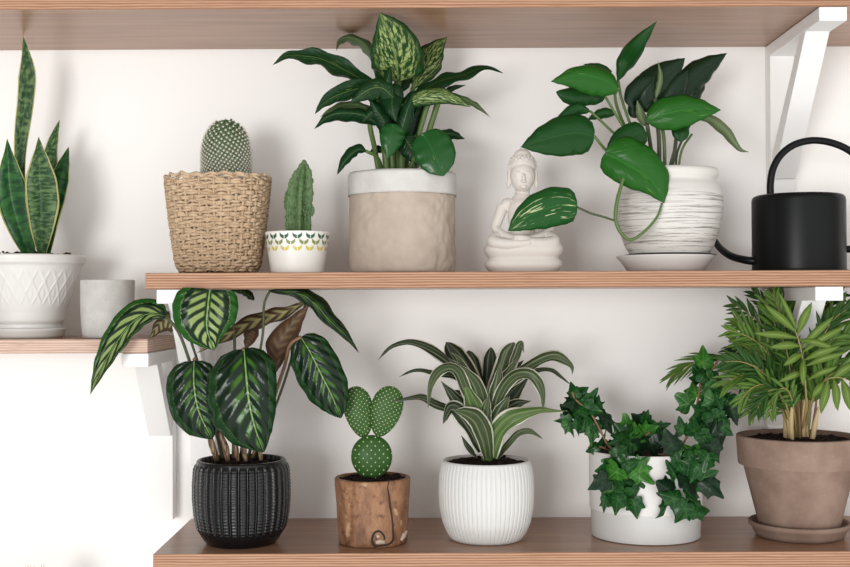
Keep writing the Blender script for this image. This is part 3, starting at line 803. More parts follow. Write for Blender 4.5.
def pad(name, c, rx, rz, rot, ry=.0075, dens=1.0, ymat='cactus_green', OB=.2):
    # c centre; rot lean in the picture plane; obovate
    m = MB(); sp = MB(); M = Matrix.Rotation(rot, 3, 'Y'); V, Fc = [], []; seg, rg = 36, 22; c = Vector(c)
    def pt(th, ph):
        s_ = math.sin(ph); z = -math.cos(ph); w = 1 + OB * z
        return Vector((rx * w * s_ * math.cos(th), ry * (s_ ** .8) * math.sin(th), rz * z))
    for i in range(rg + 1):
        for j in range(seg): V.append(c + M @ pt(2 * PI * j / seg, PI * i / rg))
    for i in range(rg):
        for j in range(seg):
            j2 = (j + 1) % seg; Fc.append((i * seg + j, i * seg + j2, (i + 1) * seg + j2, (i + 1) * seg + j))
    m.add(V, Fc); step = .0092 / dens
    nz = int(2.2 * rz / step); 
    for a in range(-nz, nz + 1):
        for b in range(-12, 13):
            x = b * step + (a % 2) * step / 2; z = a * step * .5
            t = (z / rz)
            if abs(t) > .985: continue
            ph = math.acos(-t); w = rx * (1 + OB * t) * math.sin(ph)
            if abs(x) > w * 1.02: continue
            for sg in (-1, 1):
                cth = max(-1, min(1, x / w)); th = sg * math.acos(cth); p = pt(th, ph)
                n_ = Vector((p.x / rx ** 2, p.y / ry ** 2, p.z / rz ** 2)).normalized()
                p += n_ * .0002; q = c + M @ p; nw = M @ n_
                ball(sp, q, .00085 if dens < 1.3 else .0006, 6, 4)
                for h in range(4):
                    d = (nw + Vector((random.uniform(-.9, .9), random.uniform(-.9, .9), random.uniform(-.9, .9)))).normalized() * .0017
                    e = nw.cross(d); e = (e.normalized() if e.length > 1e-9 else Vector((1, 0, 0))) * .00015
                    sp.add([q + e, q - e, q + d], [(0, 1, 2)])
    o = m.build(name, ymat, opu); s2 = sp.build('spines', 'spine', o, smooth=False); s2['kind'] = 'stuff'
    return o
pad('pad', P(371.7, 457, YL), 20.6 * k, 22 * k, 0, .0115, 1.0, OB=.03)
pad('pad', P(359, 412, YL + .003), 14.6 * k, 26 * k, -.20, .0065, 1.6)
pad('pad', P(385.5, 411.5, YL - .002), 15.6 * k, 26 * k, .30, .0065, 1.6)

# --- white ribbed pot of the dracaena
YR = .076; k = K(YR); cx = X(485.3, YR); zt = P(485, 459.5, YR).z
dra = thing('potted_dracaena', 'dracaena with arching white-edged strap leaves in white ribbed pot', 'potted plant', (cx, YR, z0))
H_ = zt - z0
prof = [(33.5 * k, z0 + .0002), (35.5 * k, z0 + .001), (39.5 * k, z0 + .008), (44 * k, z0 + .02), (47 * k, z0 + .038), (47.7 * k, z0 + .055), (47 * k, z0 + .075), (45.4 * k, zt - .008), (43.8 * k, zt - .002), (43 * k, zt)]
def ribs2(th, z, r, L):
    t = (z - z0) / (zt - z0); e = max(0, min(1, t * 12, (.985 - t) * 20))
    return -.0017 * e * (abs(math.cos(th * 30)) < .5) * (1 - 2 * abs(math.cos(th * 30))) 
m = MB(); lathe(m, dense(prof, .003) + [(41.2 * k, zt), (40.2 * k, zt - .007), (.0005, zt - .008)], cx, YR, 600, disp=ribs2, cap1=False)
m.build('pot', 'matte_white_ceramic', dra); soil_disc(dra, cx, YR, 40.7 * k, zt - .004, 13, .004)

# --- cylinder pot of the ivy
YV = .094; k = K(YV); cx = X(644, YV); zt = P(644, 449.5, YV).z; zb = P(644, 516.5, YV - .06).z
ivy_ = thing('potted_ivy', 'ivy trailing over a white cylinder pot with pale grey base', 'potted plant', (cx, YV, z0))
m = MB(); lathe(m, [(54.3 * k, zb), (55.4 * k, zb + .0006), (55.9 * k, zt - .001), (55.3 * k, zt), (53 * k, zt), (52.5 * k, zt - .006), (.0005, zt - .007)], cx, YV, 96)
m.build('pot', 'bright_white_ceramic', ivy_, auto=40)
m = MB(); lathe(m, [(52 * k, z0 + .0002), (53.5 * k, z0 + .001), (54.2 * k, zb), (50 * k, zb)], cx, YV, 96); m.build('base', 'pale_grey_glaze', ivy_, label='pale grey base band', auto=40)
soil_disc(ivy_, cx, YV, 52.6 * k, zt - .005, 14)

# --- terracotta pot and saucer
YT = .086; k = K(YT); cx = X(797, YT)
m = MB(); lathe(m, [(40 * k, z0 + .0002), (41.5 * k, z0 + .0008), (44 * k, z0 + .005), (46 * k, z0 + .010), (48 * k, z0 + .0118), (49 * k, z0 + .0135), (49.3 * k, z0 + .0165), (48.2 * k, z0 + .018), (46 * k, z0 + .0172), (44 * k, z0 + .008), (.0005, z0 + .0065)], cx, YT, 96)
o = m.build('plant_saucer', 'terracotta'); tag(recenter(o, (cx, YT, z0)), 'brown terracotta saucer under the palm pot', 'saucer')
pz = z0 + .0068; zt = P(797, 435, YT).z; zr = P(797, 464.5, YT).z
plm = thing('potted_palm', 'bushy parlour palm with thin green fronds in brown terracotta pot', 'potted plant', (cx, YT, pz))
m = MB(); lathe(m, [(37 * k, pz), (38 * k, pz + .001), (53.6 * k, zr - .001), (54.5 * k, zr), (58 * k, zr + .0005), (58.7 * k, zr + .002), (60.4 * k, zt - .003), (60.2 * k, zt - .0005), (59.4 * k, zt), (56 * k, zt), (55.2 * k, zt - .004), (52 * k, zt - .012), (.0005, zt - .012)], cx, YT, 128)
m.build('pot', 'terracotta', plm, auto=35); soil_disc(plm, cx, YT, 54.4 * k, zt - .006, 15, .003)
# ------------------------------------------------------------------ snake plant
SN = ['snake_leaf', 'snake_leaf']; SD = ['snake_dark_leaf', 'snake_dark_leaf']
kw = dict(bulge=-.10, wave=.05, freq=2, th=.0014, m=10)
leaf(snake_root, SN, [(30, 256, .128), (22, 205, .132), (19.5, 166, .132), (20.5, 138, .13), (25.5, 98, .128), (27, 66, .127), (23, 36, .125)], [3.5, 4, 5.5, 8.5, 9.5, 4.5], [3.5, 4, 5.5, 8, 9, 4], 'blade', 2, 2, **kw)
leaf(snake_root, SN, [(42, 254, .135), (45, 210, .142), (48, 172, .145), (52, 145, .147), (59.5, 120, .148)], 10, 8, 'sword', 2, 4, **kw)
leaf(snake_root, SD, [(44, 254, .13), (50, 215, .135), (57, 185, .14), (62, 168, .14), (68.5, 147, .142)], 11, 11, 'sword', 4, 2, **kw)
leaf(snake_root, SD, [(29, 256, .112), (21, 232, .105), (13, 205, .10), (9, 180, .098), (7, 139, .095)], [12, 16, 17, 16, 10], [12, 15, 16, 16, 10], 'sword', 5, 6, **kw)
leaf(snake_root, SN, [(41, 256, .11), (41, 236, .104), (41, 205, .098), (39.5, 175, .096), (38.5, 137, .095)], [8, 15, 18, 17, 12], [7, 14, 17, 17, 12], 'sword', 5, 6, **kw)
# ------------------------------------------------------------------ dieffenbachia
DP, DL, DG = (['dieffenbachia_' + a, 'leaf_back'] for a in ('pale_leaf', 'leaf', 'plain_leaf'))
def L(par, mats, mid, wl, wr, kind='ovate', dl=0, dr=0, **kw):
    k_ = dict(wave=.06, freq=4, bulge=.08); k_.update(kw); return leaf(par, mats, mid, wl, wr, kind, dl, dr, **k_)
def stem(par, mt, pts, r, name='stem', seg=8):
    m = MB(); ptube(m, pts, r, seg=seg); return m.build(name, mt, par)
L(dief, DP, [(398, 80, .075), (396, 60, .05), (390, 35, .028), (380, 13, .012)], 25, 28, 'heart', 6, 8)
L(dief, DP, [(413, 88, .10), (425, 66, .105), (434, 50, .112), (447, 37, .122)], 15, 15, 'lance', 6, 8)
L(dief, DG, [(376, 64, .10), (365, 44, .105), (350, 37, .11), (340, 40, .112), (336, 51, .11)], 5, 6, 'ovate', 14, 14, flip=True)
L(dief, DL, [(384, 92, .08), (366, 82, .075), (345, 70, .07), (322, 59, .068), (303, 56, .068), (286, 56, .07), (273, 65, .07)], 7, 8.5, 'lance', 12, -8, wave=.14)
L(dief, DL, [(384, 90, .07), (362, 88, .06), (340, 94, .052), (325, 102, .05), (315, 114, .05)], 7, 9, 'ovate', 10, -6)
L(dief, DG, [(378, 124, .07), (362, 115, .062), (342, 113, .056), (327, 117, .054), (314, 129, .054)], 7.5, 6.5, 'ovate', 10, 5)
L(dief, ['dieffenbachia_plain_leaf', 'leaf_back'], [(376, 112, .085), (355, 104, .083), (335, 107, .08), (320, 117, .08)], 5, 5, 'ovate', 10, 10, flip=True)
L(dief, DL, [(394, 98, .055), (382, 88, .048), (368, 90, .044), (350, 103, .044)], 12, 10, 'ovate', 6, 4)
L(dief, DG, [(388, 108, .06), (384, 92, .055), (388, 78, .052), (390.5, 64, .055)], 8, 6, 'ovate', 6, 3)
L(dief, DG, [(402, 100, .065), (394, 92, .06), (392, 106, .05), (396, 122, .05)], 11, 10, 'ovate', 4, 4)
L(dief, DG, [(405, 106, .07), (420, 92, .075), (440, 81, .08), (462, 75, .085), (486, 67, .09), (503, 73, .092)], 7, 8, 'lance', 8, -8, wave=.12)
L(dief, DP, [(404, 104, .06), (420, 97, .052), (440, 94, .048), (456, 99, .046), (471, 107, .046)], 8, 10, 'ovate', 6, 4)
L(dief, DG, [(448, 92, .08), (462, 98, .082), (476, 105, .084), (490, 117, .085)], 3.5, 3, 'lance', 4, 4, flip=True)
L(dief, DG, [(440, 96, .09), (452, 88, .092), (466, 85, .095)], 3, 3, 'lance', 3, 3)
L(dief, ['dieffenbachia_smooth_leaf', 'leaf_back'], [(423, 133, .045), (431, 147, .038), (438, 162, .034), (443.5, 176, .034)], 22, 19.5, 'round', 3, 2, bulge=.05, wave=.03)
L(dief, ['dieffenbachia_smooth_leaf', 'leaf_back'], [(394, 124, .055), (391, 138, .05), (388, 158, .05)], 13, 12, 'heart', 5, 3)
L(dief, DG, [(402, 134, .065), (411, 148, .06), (420, 166, .058)], 11, 12, 'ovate', 3, 4)
L(dief, DG, [(366, 151, .06), (357, 150, .056), (346, 160, .054), (337, 175, .054)], 4, 7, 'ovate', 5, 4)
L(dief, DG, [(384, 151, .10), (377, 149, .10), (369, 153, .10)], 4, 4, 'ovate', 2, 2)
L(dief, DG, [(437, 136, .11), (450, 133, .115), (465, 139, .12)], 5, 6, 'ovate', 5, 5)
L(dief, DG, [(400, 92, .09), (404, 72, .10), (402, 58, .11)], 9, 9, 'ovate', 4, 4)
L(dief, DG, [(372, 100, .10), (382, 80, .105), (385, 66, .11)], 7, 7, 'ovate', 4, 4)
for pts, r in ((((379, 174, .09), (375, 150, .09), (370, 118, .075), (384, 94, .075)), 2.6), (((387, 174, .085), (384, 140, .08), (378, 104, .075)), 3.6), (((393, 174, .09), (391, 130, .085), (398, 80, .085)), 3.8),
               (((402, 174, .085), (401, 140, .075), (404, 104, .062)), 3.4), (((406, 174, .1), (409, 130, .1), (413, 88, .10)), 2.6), (((410, 174, .09), (420, 130, .085), (432, 90, .08)), 2.8), (((413, 174, .1), (426, 140, .1), (440, 96, .09)), 3.0),
               (((397, 174, .095), (396, 130, .09), (394, 98, .06)), 3.2), (((383, 174, .09), (378, 158, .07), (366, 151, .06)), 1.7), (((408, 174, .07), (417, 152, .055), (423, 134, .045)), 2), (((392, 174, .1), (382, 120, .1), (376, 64, .10)), 2.4)):
    stem(dief, 'green_stem', pts, r)
for a in ([(396, 150, .08), (390, 128, .075), (380, 108, .072), (366, 96, .072)], [(404, 150, .085), (412, 122, .085), (422, 100, .085), (432, 88, .088)], [(392, 118, .07), (380, 110, .066), (372, 112, .064), (362, 122, .064)],
          [(400, 120, .075), (408, 104, .07), (418, 96, .068), (430, 100, .066)], [(398, 140, .06), (404, 122, .055), (408, 108, .054), (414, 92, .056)], [(388, 140, .07), (384, 122, .065), (376, 110, .062), (370, 98, .062)]):
    L(dief, DG, a, 8.5, 8.5, 'ovate', 5, 5)
# ------------------------------------------------------------------ pothos
PL, PB, PW, PD = (['pothos_' + a, 'pothos_back'] for a in ('leaf', 'bright_leaf', 'white_leaf', 'dark_leaf'))
kw = dict(wave=.03, bulge=.12)
L(poth, PL, [(618, 80, .07), (624, 62, .072), (637, 43, .05), (657, 21, .035)], 8, 12, 'lance', 5, 9, **kw)
L(poth, PB, [(619, 90, .05), (602, 79, .045), (578, 75, .042), (551, 81.5, .044)], 18, 13, 'ovate', 6, 10, **kw)
L(poth, PL, [(606, 93, .07), (588, 91, .066), (572, 93, .064), (556, 92, .064)], 14, 8, 'round', 5, 8, **kw)
L(poth, PL, [(612, 72, .085), (600, 66, .085), (583, 64, .085)], 4, 4, 'ovate', 5, 8, **kw)
L(poth, PL, [(594, 136, .04), (574, 133, .034), (550, 138, .03), (521, 147, .03)], 22, 20, 'heart', 4, 8, **kw)
L(poth, PL, [(590, 111, .06), (578, 107, .058), (566, 113, .055), (552, 126, .055)], 8, 5, 'ovate', 5, 5, **kw)
L(poth, ['pothos_leaf', 'pothos_back'], [(616, 113, .07), (603, 112, .07), (587, 120, .068)], 6, 5, 'ovate', 5, 5, **kw)
L(poth, PW, [(577, 207, .03), (556, 206, .024), (531, 215, .022), (508, 231, .022)], 20, 20, 'heart', 4, 7, **kw)
L(poth, PB, [(605, 153, .035), (626, 164, .028), (651, 180, .026), (664, 203, .027)], 28, 20, 'heart', 6, 4, **kw)
L(poth, PL, [(645, 130, .055), (626, 138, .05), (606, 150, .048)], 15, 13, 'heart', 4, 5, **kw)
L(poth, PB, [(647, 120, .045), (668, 113, .038), (694, 109, .035), (721, 110, .036)], 17.5, 18, 'ovate', 8, 4, **kw)
L(poth, PD, [(694, 117, .075), (712, 118, .078), (728, 130, .08), (740, 148, .08), (749, 152, .08)], 5, 7, 'lance', 10, 6, flip=True, **kw)
L(poth, PD, [(680, 98, .08), (690, 80, .082), (706, 66, .086), (727, 53, .09)], 13, 15, 'ovate', 6, 9, **kw)
L(poth, PD, [(646, 108, .065), (652, 90, .06), (667, 74, .06), (685, 58, .062)], 19, 20, 'ovate', 8, 8, **kw)
L(poth, PD, [(660, 76, .06), (643, 83, .058), (630, 97, .056), (634, 110, .056)], 10, 9, 'ovate', 6, 6, **kw)
L(poth, PD, [(656, 82, .085), (668, 92, .082), (680, 100, .08), (688, 110, .08)], 14, 14, 'round', 4, 4, **kw)
L(poth, PD, [(672, 96, .085), (684, 92, .085), (701, 91, .087)], 7, 6, 'ovate', 5, 5, **kw)
L(poth, ['pothos_back', 'pothos_back'], [(656, 98, .048), (660, 84, .046), (661, 74, .045), (658, 61, .045)], 3.2, 3.6, 'ovate', 4, 8, **kw)
L(poth, ['pothos_back', 'pothos_back'], [(646, 126, .06), (641, 112, .056), (637, 100, .056)], 5, 5, 'ovate', 4, 6, **kw)
L(poth, PL, [(680, 124, .07), (681, 132, .066), (681, 142, .066)], 9, 9, 'round', 2, 2, **kw)
L(poth, PD, [(636, 118, .08), (633, 110, .08), (630, 100, .082)], 5, 5, 'ovate', 3, 3, **kw)
soilz = 172
for pts, r, mt in ((((652, soilz, .085), (651, 150, .08), (647, 124, .055)), 2, 'dark_stem'), (((659, soilz, .09), (659, 140, .08), (655, 98, .06)), 2.2, 'dark_stem'), (((665, soilz, .09), (664, 140, .085), (660, 112, .08)), 1.8, 'green_stem'),
                   (((671, soilz, .095), (675, 148, .09), (681, 100, .08)), 2, 'dark_stem'), (((646, soilz, .08), (632, 142, .07), (605, 96, .06), (606, 93, .068)), 1.3, 'green_stem'), (((648, soilz, .09), (622, 120, .08), (615, 96, .06), (619, 88, .05)), 1.5, 'green_stem'),
                   (((650, soilz, .09), (636, 140, .08), (622, 100, .07), (618, 80, .07)), 1.4, 'green_stem'), (((640, soilz, .07), (612, 156, .055), (594, 136, .04)), 1.5, 'green_stem'), (((645, soilz, .08), (622, 142, .07), (600, 120, .062), (590, 111, .06)), 1.3, 'green_stem'),
                   (((668, soilz, .09), (674, 150, .085), (680, 124, .07)), 1.2, 'dark_stem'), (((678, soilz, .09), (682, 150, .09), (692, 134, .09)), 1.2, 'green_stem'), (((676, soilz, .1), (678, 150, .1), (694, 117, .075)), 1.2, 'dark_stem')):
    stem(poth, mt, pts, r)
stem(poth, 'green_stem', [(650, 172, .06), (634, 165, .04), (626, 172, .031), (620, 190, .026), (616, 208, .024), (616, 222, .024), (622, 234, .024), (631, 240, .024), (645, 231, .024), (657, 217, .025), (662, 203, .027)], [1.4, 1.7, 1.9, 1.8, 1.5, 1.1], 'vine')
stem(poth, 'dark_stem', [(616, 221, .024), (604, 217, .025), (590, 213, .027), (577, 207, .03)], 1.1)
stem(poth, 'dark_stem', [(622, 185, .027), (618, 175, .03), (612, 160, .034), (605, 153, .035)], 1.2)
L(poth, PD, [(684, 104, .09), (692, 90, .092), (698, 78, .094), (700, 64, .096)], 12, 12, 'ovate', 6, 6, **kw)
L(poth, PD, [(650, 112, .075), (644, 96, .073), (648, 82, .072), (664, 72, .07)], 12, 14, 'ovate', 6, 6, **kw)
L(poth, PD, [(664, 104, .06), (672, 92, .058), (680, 80, .058), (688, 70, .06)], 10, 12, 'ovate', 6, 6, **kw)
# ------------------------------------------------------------------ calathea
CF, CD = ['calathea_leaf', 'calathea_back'], ['calathea_dark_leaf', 'calathea_back']
L(cal, CF, [(166, 316, .05), (148, 314, .04), (131, 324, .03), (113, 348, .022), (100, 372, .018), (90, 395, .018)], [6, 9, 8, 7, 6], [14, 18, 17, 15, 12], 'heart', 10, 3, wave=.05, freq=6)
L(cal, CF, [(210, 289.5, -.004), (208, 306, -.008), (207, 328, -.010), (214, 350.5, -.006)], [30, 30, 32, 28], [34, 36, 37, 34], 'cut', 3, 0, wave=.03, bulge=.10)
L(cal, CD, [(194, 361, .04), (194, 385, .034), (199, 412, .032), (212, 439, .034)], 27, 30, 'round', 4, 6, wave=.03)
L(cal, CD, [(244, 349, .03), (246, 372, .020), (249, 400, .016), (255, 427, .017), (264, 452, .020)], [32, 31, 27, 24, 20], [40, 42, 43, 43, 40], 'round', 5, 5, wave=.035, freq=5, bulge=.09)
L(cal, CD, [(301, 337, .045), (311, 354, .04), (322, 376, .038), (332, 396, .038), (341, 418, .04)], 22, 25, 'round', 6, 6, wave=.04)
L(cal, CD, [(269, 291, .05), (296, 293, .045), (314, 303, .042), (330, 321, .042), (345, 335, .044), (359, 353, .046)], 9, 7, 'lance', 10, 5, wave=.06)
L(cal, ['calathea_back', 'calathea_back'], [(275, 372, .075), (279, 345, .07), (293, 322, .066), (310, 303, .064)], [15, 15, 9, 6], 13, 'lance', 8, 6, wave=.03)
L(cal, ['calathea_patch_back', 'calathea_back'], [(306, 302, .072), (282, 313, .075), (252, 322, .075), (222, 338, .072), (197, 353, .07)], 8, 8, 'lance', 12, 8, wave=.08)
L(cal, ['calathea_patch_back', 'calathea_back'], [(190, 338, .08), (178, 322, .078), (162, 322, .076), (149, 339, .075)], 13, 9, 'ovate', 10, 8, wave=.05)
L(cal, ['calathea_back', 'calathea_back'], [(251, 322, .09), (250, 334, .088), (245, 350, .088)], 8, 7, 'ovate', 5, 5)
L(cal, CD, [(254, 300, .09), (244, 292, .09), (230, 290, .09)], 4, 4, 'ovate', 6, 6)
for pts, r in ((((222, 458, .062), (215, 430, .065), (196, 380, .06), (180, 335, .055), (166, 316, .05)), 1.6), (((225, 458, .065), (214, 420, .07), (196, 360, .045), (194, 360, .04)), 1.7), (((240, 458, .06), (246, 420, .055), (262, 340, .06), (264, 305, .055), (270, 291, .05)), 1.3),
               (((252, 458, .065), (266, 420, .07), (284, 368, .065), (290, 345, .05), (301, 337, .045)), 1.8), (((235, 458, .06), (236, 410, .06), (236, 362, .045), (244, 349, .03)), 2), (((233, 458, .075), (234, 400, .08), (234, 330, .075), (226, 296, .03), (211, 291, -.002)), 1.5), (((248, 458, .07), (262, 410, .08), (275, 372, .075)), 1.6), (((245, 458, .08), (242, 390, .09), (251, 322, .09)), 1.3), (((255, 458, .075), (285, 380, .085), (306, 302, .072)), 1.3), (((226, 458, .08), (210, 400, .085), (190, 338, .08)), 1.3)):
    stem(cal, 'dark_stem' if r < 1.7 else 'brown_stem', pts, r, 'petiole')
for pts, r in ((((217, 460, .055), (212, 445, .05), (208, 428, .052)), [2.6, 3.4, 2]), (((228, 461, .05), (226, 448, .048), (220, 432, .05)), [2.2, 3.2, 1.8]), (((238, 461, .05), (236, 448, .048), (232, 434, .05)), [1.8, 2.6, 1.5]), (((246, 461, .052), (244, 450, .05), (244, 438, .05)), [2, 2.8, 2]), (((261, 460, .055), (260, 452, .054), (258, 440, .054)), [1.8, 2.2, 1.5])):
    stem(cal, 'calathea_sheath', pts, r, 'stem_sheath')
# ------------------------------------------------------------------ dracaena
RA, RD, RB = (['dracaena_' + a, 'dracaena_back'] for a in ('leaf', 'dark_leaf', 'bright_leaf'))
def DR(mats, mid, w, kind='strap', d=.5, **kw):
    k_ = dict(wave=.05 if kind != 'strap' else .22, freq=2.3, bulge=.14, m=8, n=30); k_.update(kw); ws = w if isinstance(w, tuple) else (w, w); ws = tuple([q * 1.1 for q in x] if isinstance(x, list) else x * (1.2 if kind != 'strap' else .98) for x in ws)
    return leaf(dra, mats, mid, ws[0], ws[1], kind, ws[0] * d if not isinstance(ws[0], list) else 3, ws[1] * d if not isinstance(ws[1], list) else 3, **k_)
DR(RD, [(481, 430, .09), (468, 385, .09), (452, 364, .085), (434, 351, .08), (418, 344, .075), (405, 342, .072), (390, 347, .07), (378, 360, .07)], (5, 4), d=1)
DR(RD, [(482, 435, .095), (470, 392, .10), (456, 376, .10), (436, 374, .095), (421, 370, .09), (411, 371, .088), (399, 377, .086)], (3.5, 3), d=1)
DR(RD, [(480, 452, .08), (467, 425, .07), (450, 410, .062), (435, 404, .058), (423, 398, .056), (412, 398, .055), (392, 401, .055)], (4.5, 4.5), d=.8)
DR(RD, [(486, 430, .1), (480, 405, .11), (466, 372, .115), (446, 342, .12)], (9.5, 9.5), 'blade')
DR(RA, [(482, 430, .085), (474, 398, .07), (464, 372, .055), (448, 358, .045)], (6, 6), 'lance')
DR(RD, [(487, 425, .11), (480, 390, .12), (468, 350, .13)], (7.5, 7.5), 'blade')
DR(RD, [(490, 425, .11), (489, 385, .12), (491, 347, .125)], (6.5, 6.5), 'blade')
DR(RD, [(487, 440, .08), (476, 412, .075), (462, 396, .075), (448, 390, .078)], (7, 7), 'lance')
DR(RD, [(489, 430, .1), (500, 395, .11), (512, 372, .115), (524, 360, .118)], (8, 8), 'lance')
DR(RA, [(489, 440, .06), (494, 405, .05), (498, 382, .046), (500, 362, .046)], (7, 7), 'lance')
DR(RA, [(486, 440, .07), (476, 400, .06), (468, 376, .055), (458, 358, .05), (450, 352, .05)], (5, 5), 'lance')
DR(RA, [(492, 430, .09), (497, 395, .09), (507, 362, .09), (514, 342, .088)], (9.5, 10), 'blade', d=.3)
DR(RA, [(508, 372, .085), (516, 356, .083), (521, 343, .082), (524, 353, .08)], (4, 4), 'lance')
DR(RA, [(493, 420, .08), (502, 385, .07), (510, 370, .068), (519, 356, .07)], (5, 5), 'lance')
DR(RA, [(493, 428, .08), (503, 392, .075), (520, 373, .07), (538, 361, .066), (555, 356, .064), (568, 362, .062), (573, 368, .062), (572, 375, .062)], (6, 7), d=.8)
DR(RD, [(494, 420, .09), (515, 384, .09), (535, 371, .09), (550, 370, .09), (560, 376, .09), (571, 385, .09)], (3, 3), d=.8)
DR(RA, [(490, 432, .06), (500, 395, .045), (513, 377, .036), (528, 374, .03), (538, 382, .027), (543, 395, .026), (543, 411, .027)], (6.5, 6.5), d=.5)
DR(RD, [(492, 440, .09), (505, 405, .085), (518, 388, .085), (530, 375, .088)], (9, 9), 'lance')
DR(RD, [(486, 432, .075), (479, 402, .068), (470, 384, .063), (462, 366, .06)], (8, 8), 'lance')
DR(RA, [(487, 435, .06), (482, 405, .045), (476, 385, .038), (466, 372, .036), (455, 362, .034)], (7, 7), 'lance')
DR(RA, [(484, 440, .055), (474, 408, .04), (465, 388, .034), (458, 372, .032), (449, 367, .03), (438, 372, .026), (431, 385, .024), (428, 408, .024)], (6, 6), d=.5)
DR(RD, [(483, 445, .06), (470, 420, .05), (456, 400, .045), (441, 381, .044)], (8, 8), 'lance')
DR(RD, [(482, 450, .055), (472, 430, .045), (460, 412, .042), (450, 408, .042), (443, 424, .04)], (9, 8), d=.5)
DR(RB, [(486, 448, .05), (478, 418, .038), (470, 397, .034), (463, 380, .034)], (9, 9), 'lance')
DR(RA, [(488, 458, .045), (484, 438, .032), (476, 420, .024), (464, 413, .018), (454, 411, .016)], (7.5, 9.5), 'sword', d=.4)
DR(RA, [(488, 445, .05), (484, 425, .04), (486, 408, .036), (489, 395, .036)], (6.5, 7), 'lance')
DR(RA, [(491, 440, .055), (497, 420, .045), (504, 405, .042), (510, 396, .042)], (7, 7), 'lance')
DR(RB, [(490, 457, .05), (496, 436, .04), (508, 422, .034), (522, 415, .032), (540, 411, .03), (552, 411, .03), (567, 411, .03)], ([13, 12, 11, 7, 4, 2], [11, 10, 8, 5, 3, 2]), 'strap')
DR(RD, [(493, 448, .08), (503, 420, .075), (515, 405, .072), (531, 401, .07)], (8, 8), 'lance')
DR(RA, [(497, 459, .07), (508, 444, .065), (518, 434, .062), (530, 431, .06), (543, 439, .06)], (3.5, 4), d=.6)
DR(RD, [(477, 458, .06), (468, 447, .055), (461, 435, .052)], (2.5, 2.5), 'lance')
DR(RD, [(484, 456, .06), (492, 440, .055), (496, 425, .055), (502, 410, .055)], (7, 7), 'lance')
stem(dra, 'green_stem', [(487, 463, .075), (487, 445, .07), (487, 425, .07)], [6, 5.5, 3])
# ------------------------------------------------------------------ ivy
IV = [(0, -.22), (.08, -.34), (.24, -.40), (.42, -.32), (.54, -.20), (.44, -.05), (.42, .04), (.52, .18), (.50, .27), (.34, .25), (.25, .27), (.19, .40), (.09, .60), (0, .76)]
def ivy_leaf(px, py, Y, size, ang, tx, ty, mt, par=None):
    s_ = size * 1.55 * K(Y); m = MB(); out = [p for p in IV] + [(-x, y) for x, y in IV[::-1][1:-1]]
    j = [random.uniform(.86, 1.14) for _ in out]; fold = random.uniform(.1, .55); cup_ = random.uniform(-.3, .5); xs = random.uniform(.8, 1.08); lob = random.uniform(.86, 1.0)
    A = Matrix.Rotation(math.radians(ang - 90), 3, 'Z'); T = Matrix.Rotation(tx, 3, 'X') @ Matrix.Rotation(ty, 3, 'Y')
    c0 = P(px, py, Y); V, U = [], []
    rings = (1.0, .66, .33)
    def put(x, y):
        z = -fold * abs(x) * .6 - cup_ * (x * x + y * y) * .9 + .03 * math.sin(x * 14) ; v = T @ (A @ Vector((x, y - .15, 0)) + Vector((0, 0, z)))
        V.append(c0 + Vector((v.x, -v.z, v.y)) * s_); U.append((x + .5, (y + .35)))
    for r in rings:
        for (x, y), q in zip(out, j): put(x * r * q * xs * (lob if abs(x) > .4 else 1), y * r * q)
    put(0, 0)
    n = len(out); Fc = []
    for r in range(2):
        for i in range(n):
            i2 = (i + 1) % n; Fc.append((r * n + i, r * n + i2, (r + 1) * n + i2, (r + 1) * n + i))
    for i in range(n): Fc.append((2 * n + i, 2 * n + (i + 1) % n, 3 * n))
    m.add(V, Fc, [[U[q] for q in f] for f in Fc])
    o = m.build('leaf', mt, par or ivy_); md = o.modifiers.new('Solidify', 'SOLIDIFY'); md.thickness = .0004; md.offset = 0
    md2 = o.modifiers.new('Subdivision', 'SUBSURF'); md2.levels = 1; md2.render_levels = 1
    # petiole
    return o
rnd = random.Random(21)
A_ = [(573,391,12,110),(581,393,13,40),(571,402,12,205),(592,398,14,65),(583,402,11,170),(568,411,13,140),(576,414,13,-60),(590,409,15,10),(598,412,12,-40),(585,419,14,-110),(563,421,12,175),(571,427,14,-50),(578,427,11,-80),(592,434,15,-100),(586,428,12,-150),(598,427,10,-70),(604,416,10,-40),(608,425,13,-60),(602,443,12,80),(592,449,9,200),(611,447,10,-60),(597,402,10,60),(579,408,12,100)]
B_ = [(619,431,13,120),(626,436,16,150),(627,424,14,95),(618,441,14,190),(632,440,16,-30),(640,420,15,140),(645,422,15,70),(636,433,15,100),(648,431,14,20),(656,430,13,-10),(662,427,11,20),(641,447,14,-90),(652,447,15,-60),(658,437,14,-60),(631,448,14,-100),(663,442,12,-20)]
C_ = [(612,463,14,150),(605,470,16,180),(613,474,17,-120),(599,484,14,200),(606,488,14,170),(617,480,15,-60),(632,467,13,20),(643,475,17,-35),(633,478,16,-160),(625,487,14,-90),(611,497,16,-110),(606,504,13,-100),(617,504,15,-95),(627,498,15,-70),(634,494,13,-60),(635,508,14,-80),(622,465,14,-40),(641,462,13,40),(622,456,13,-70)]
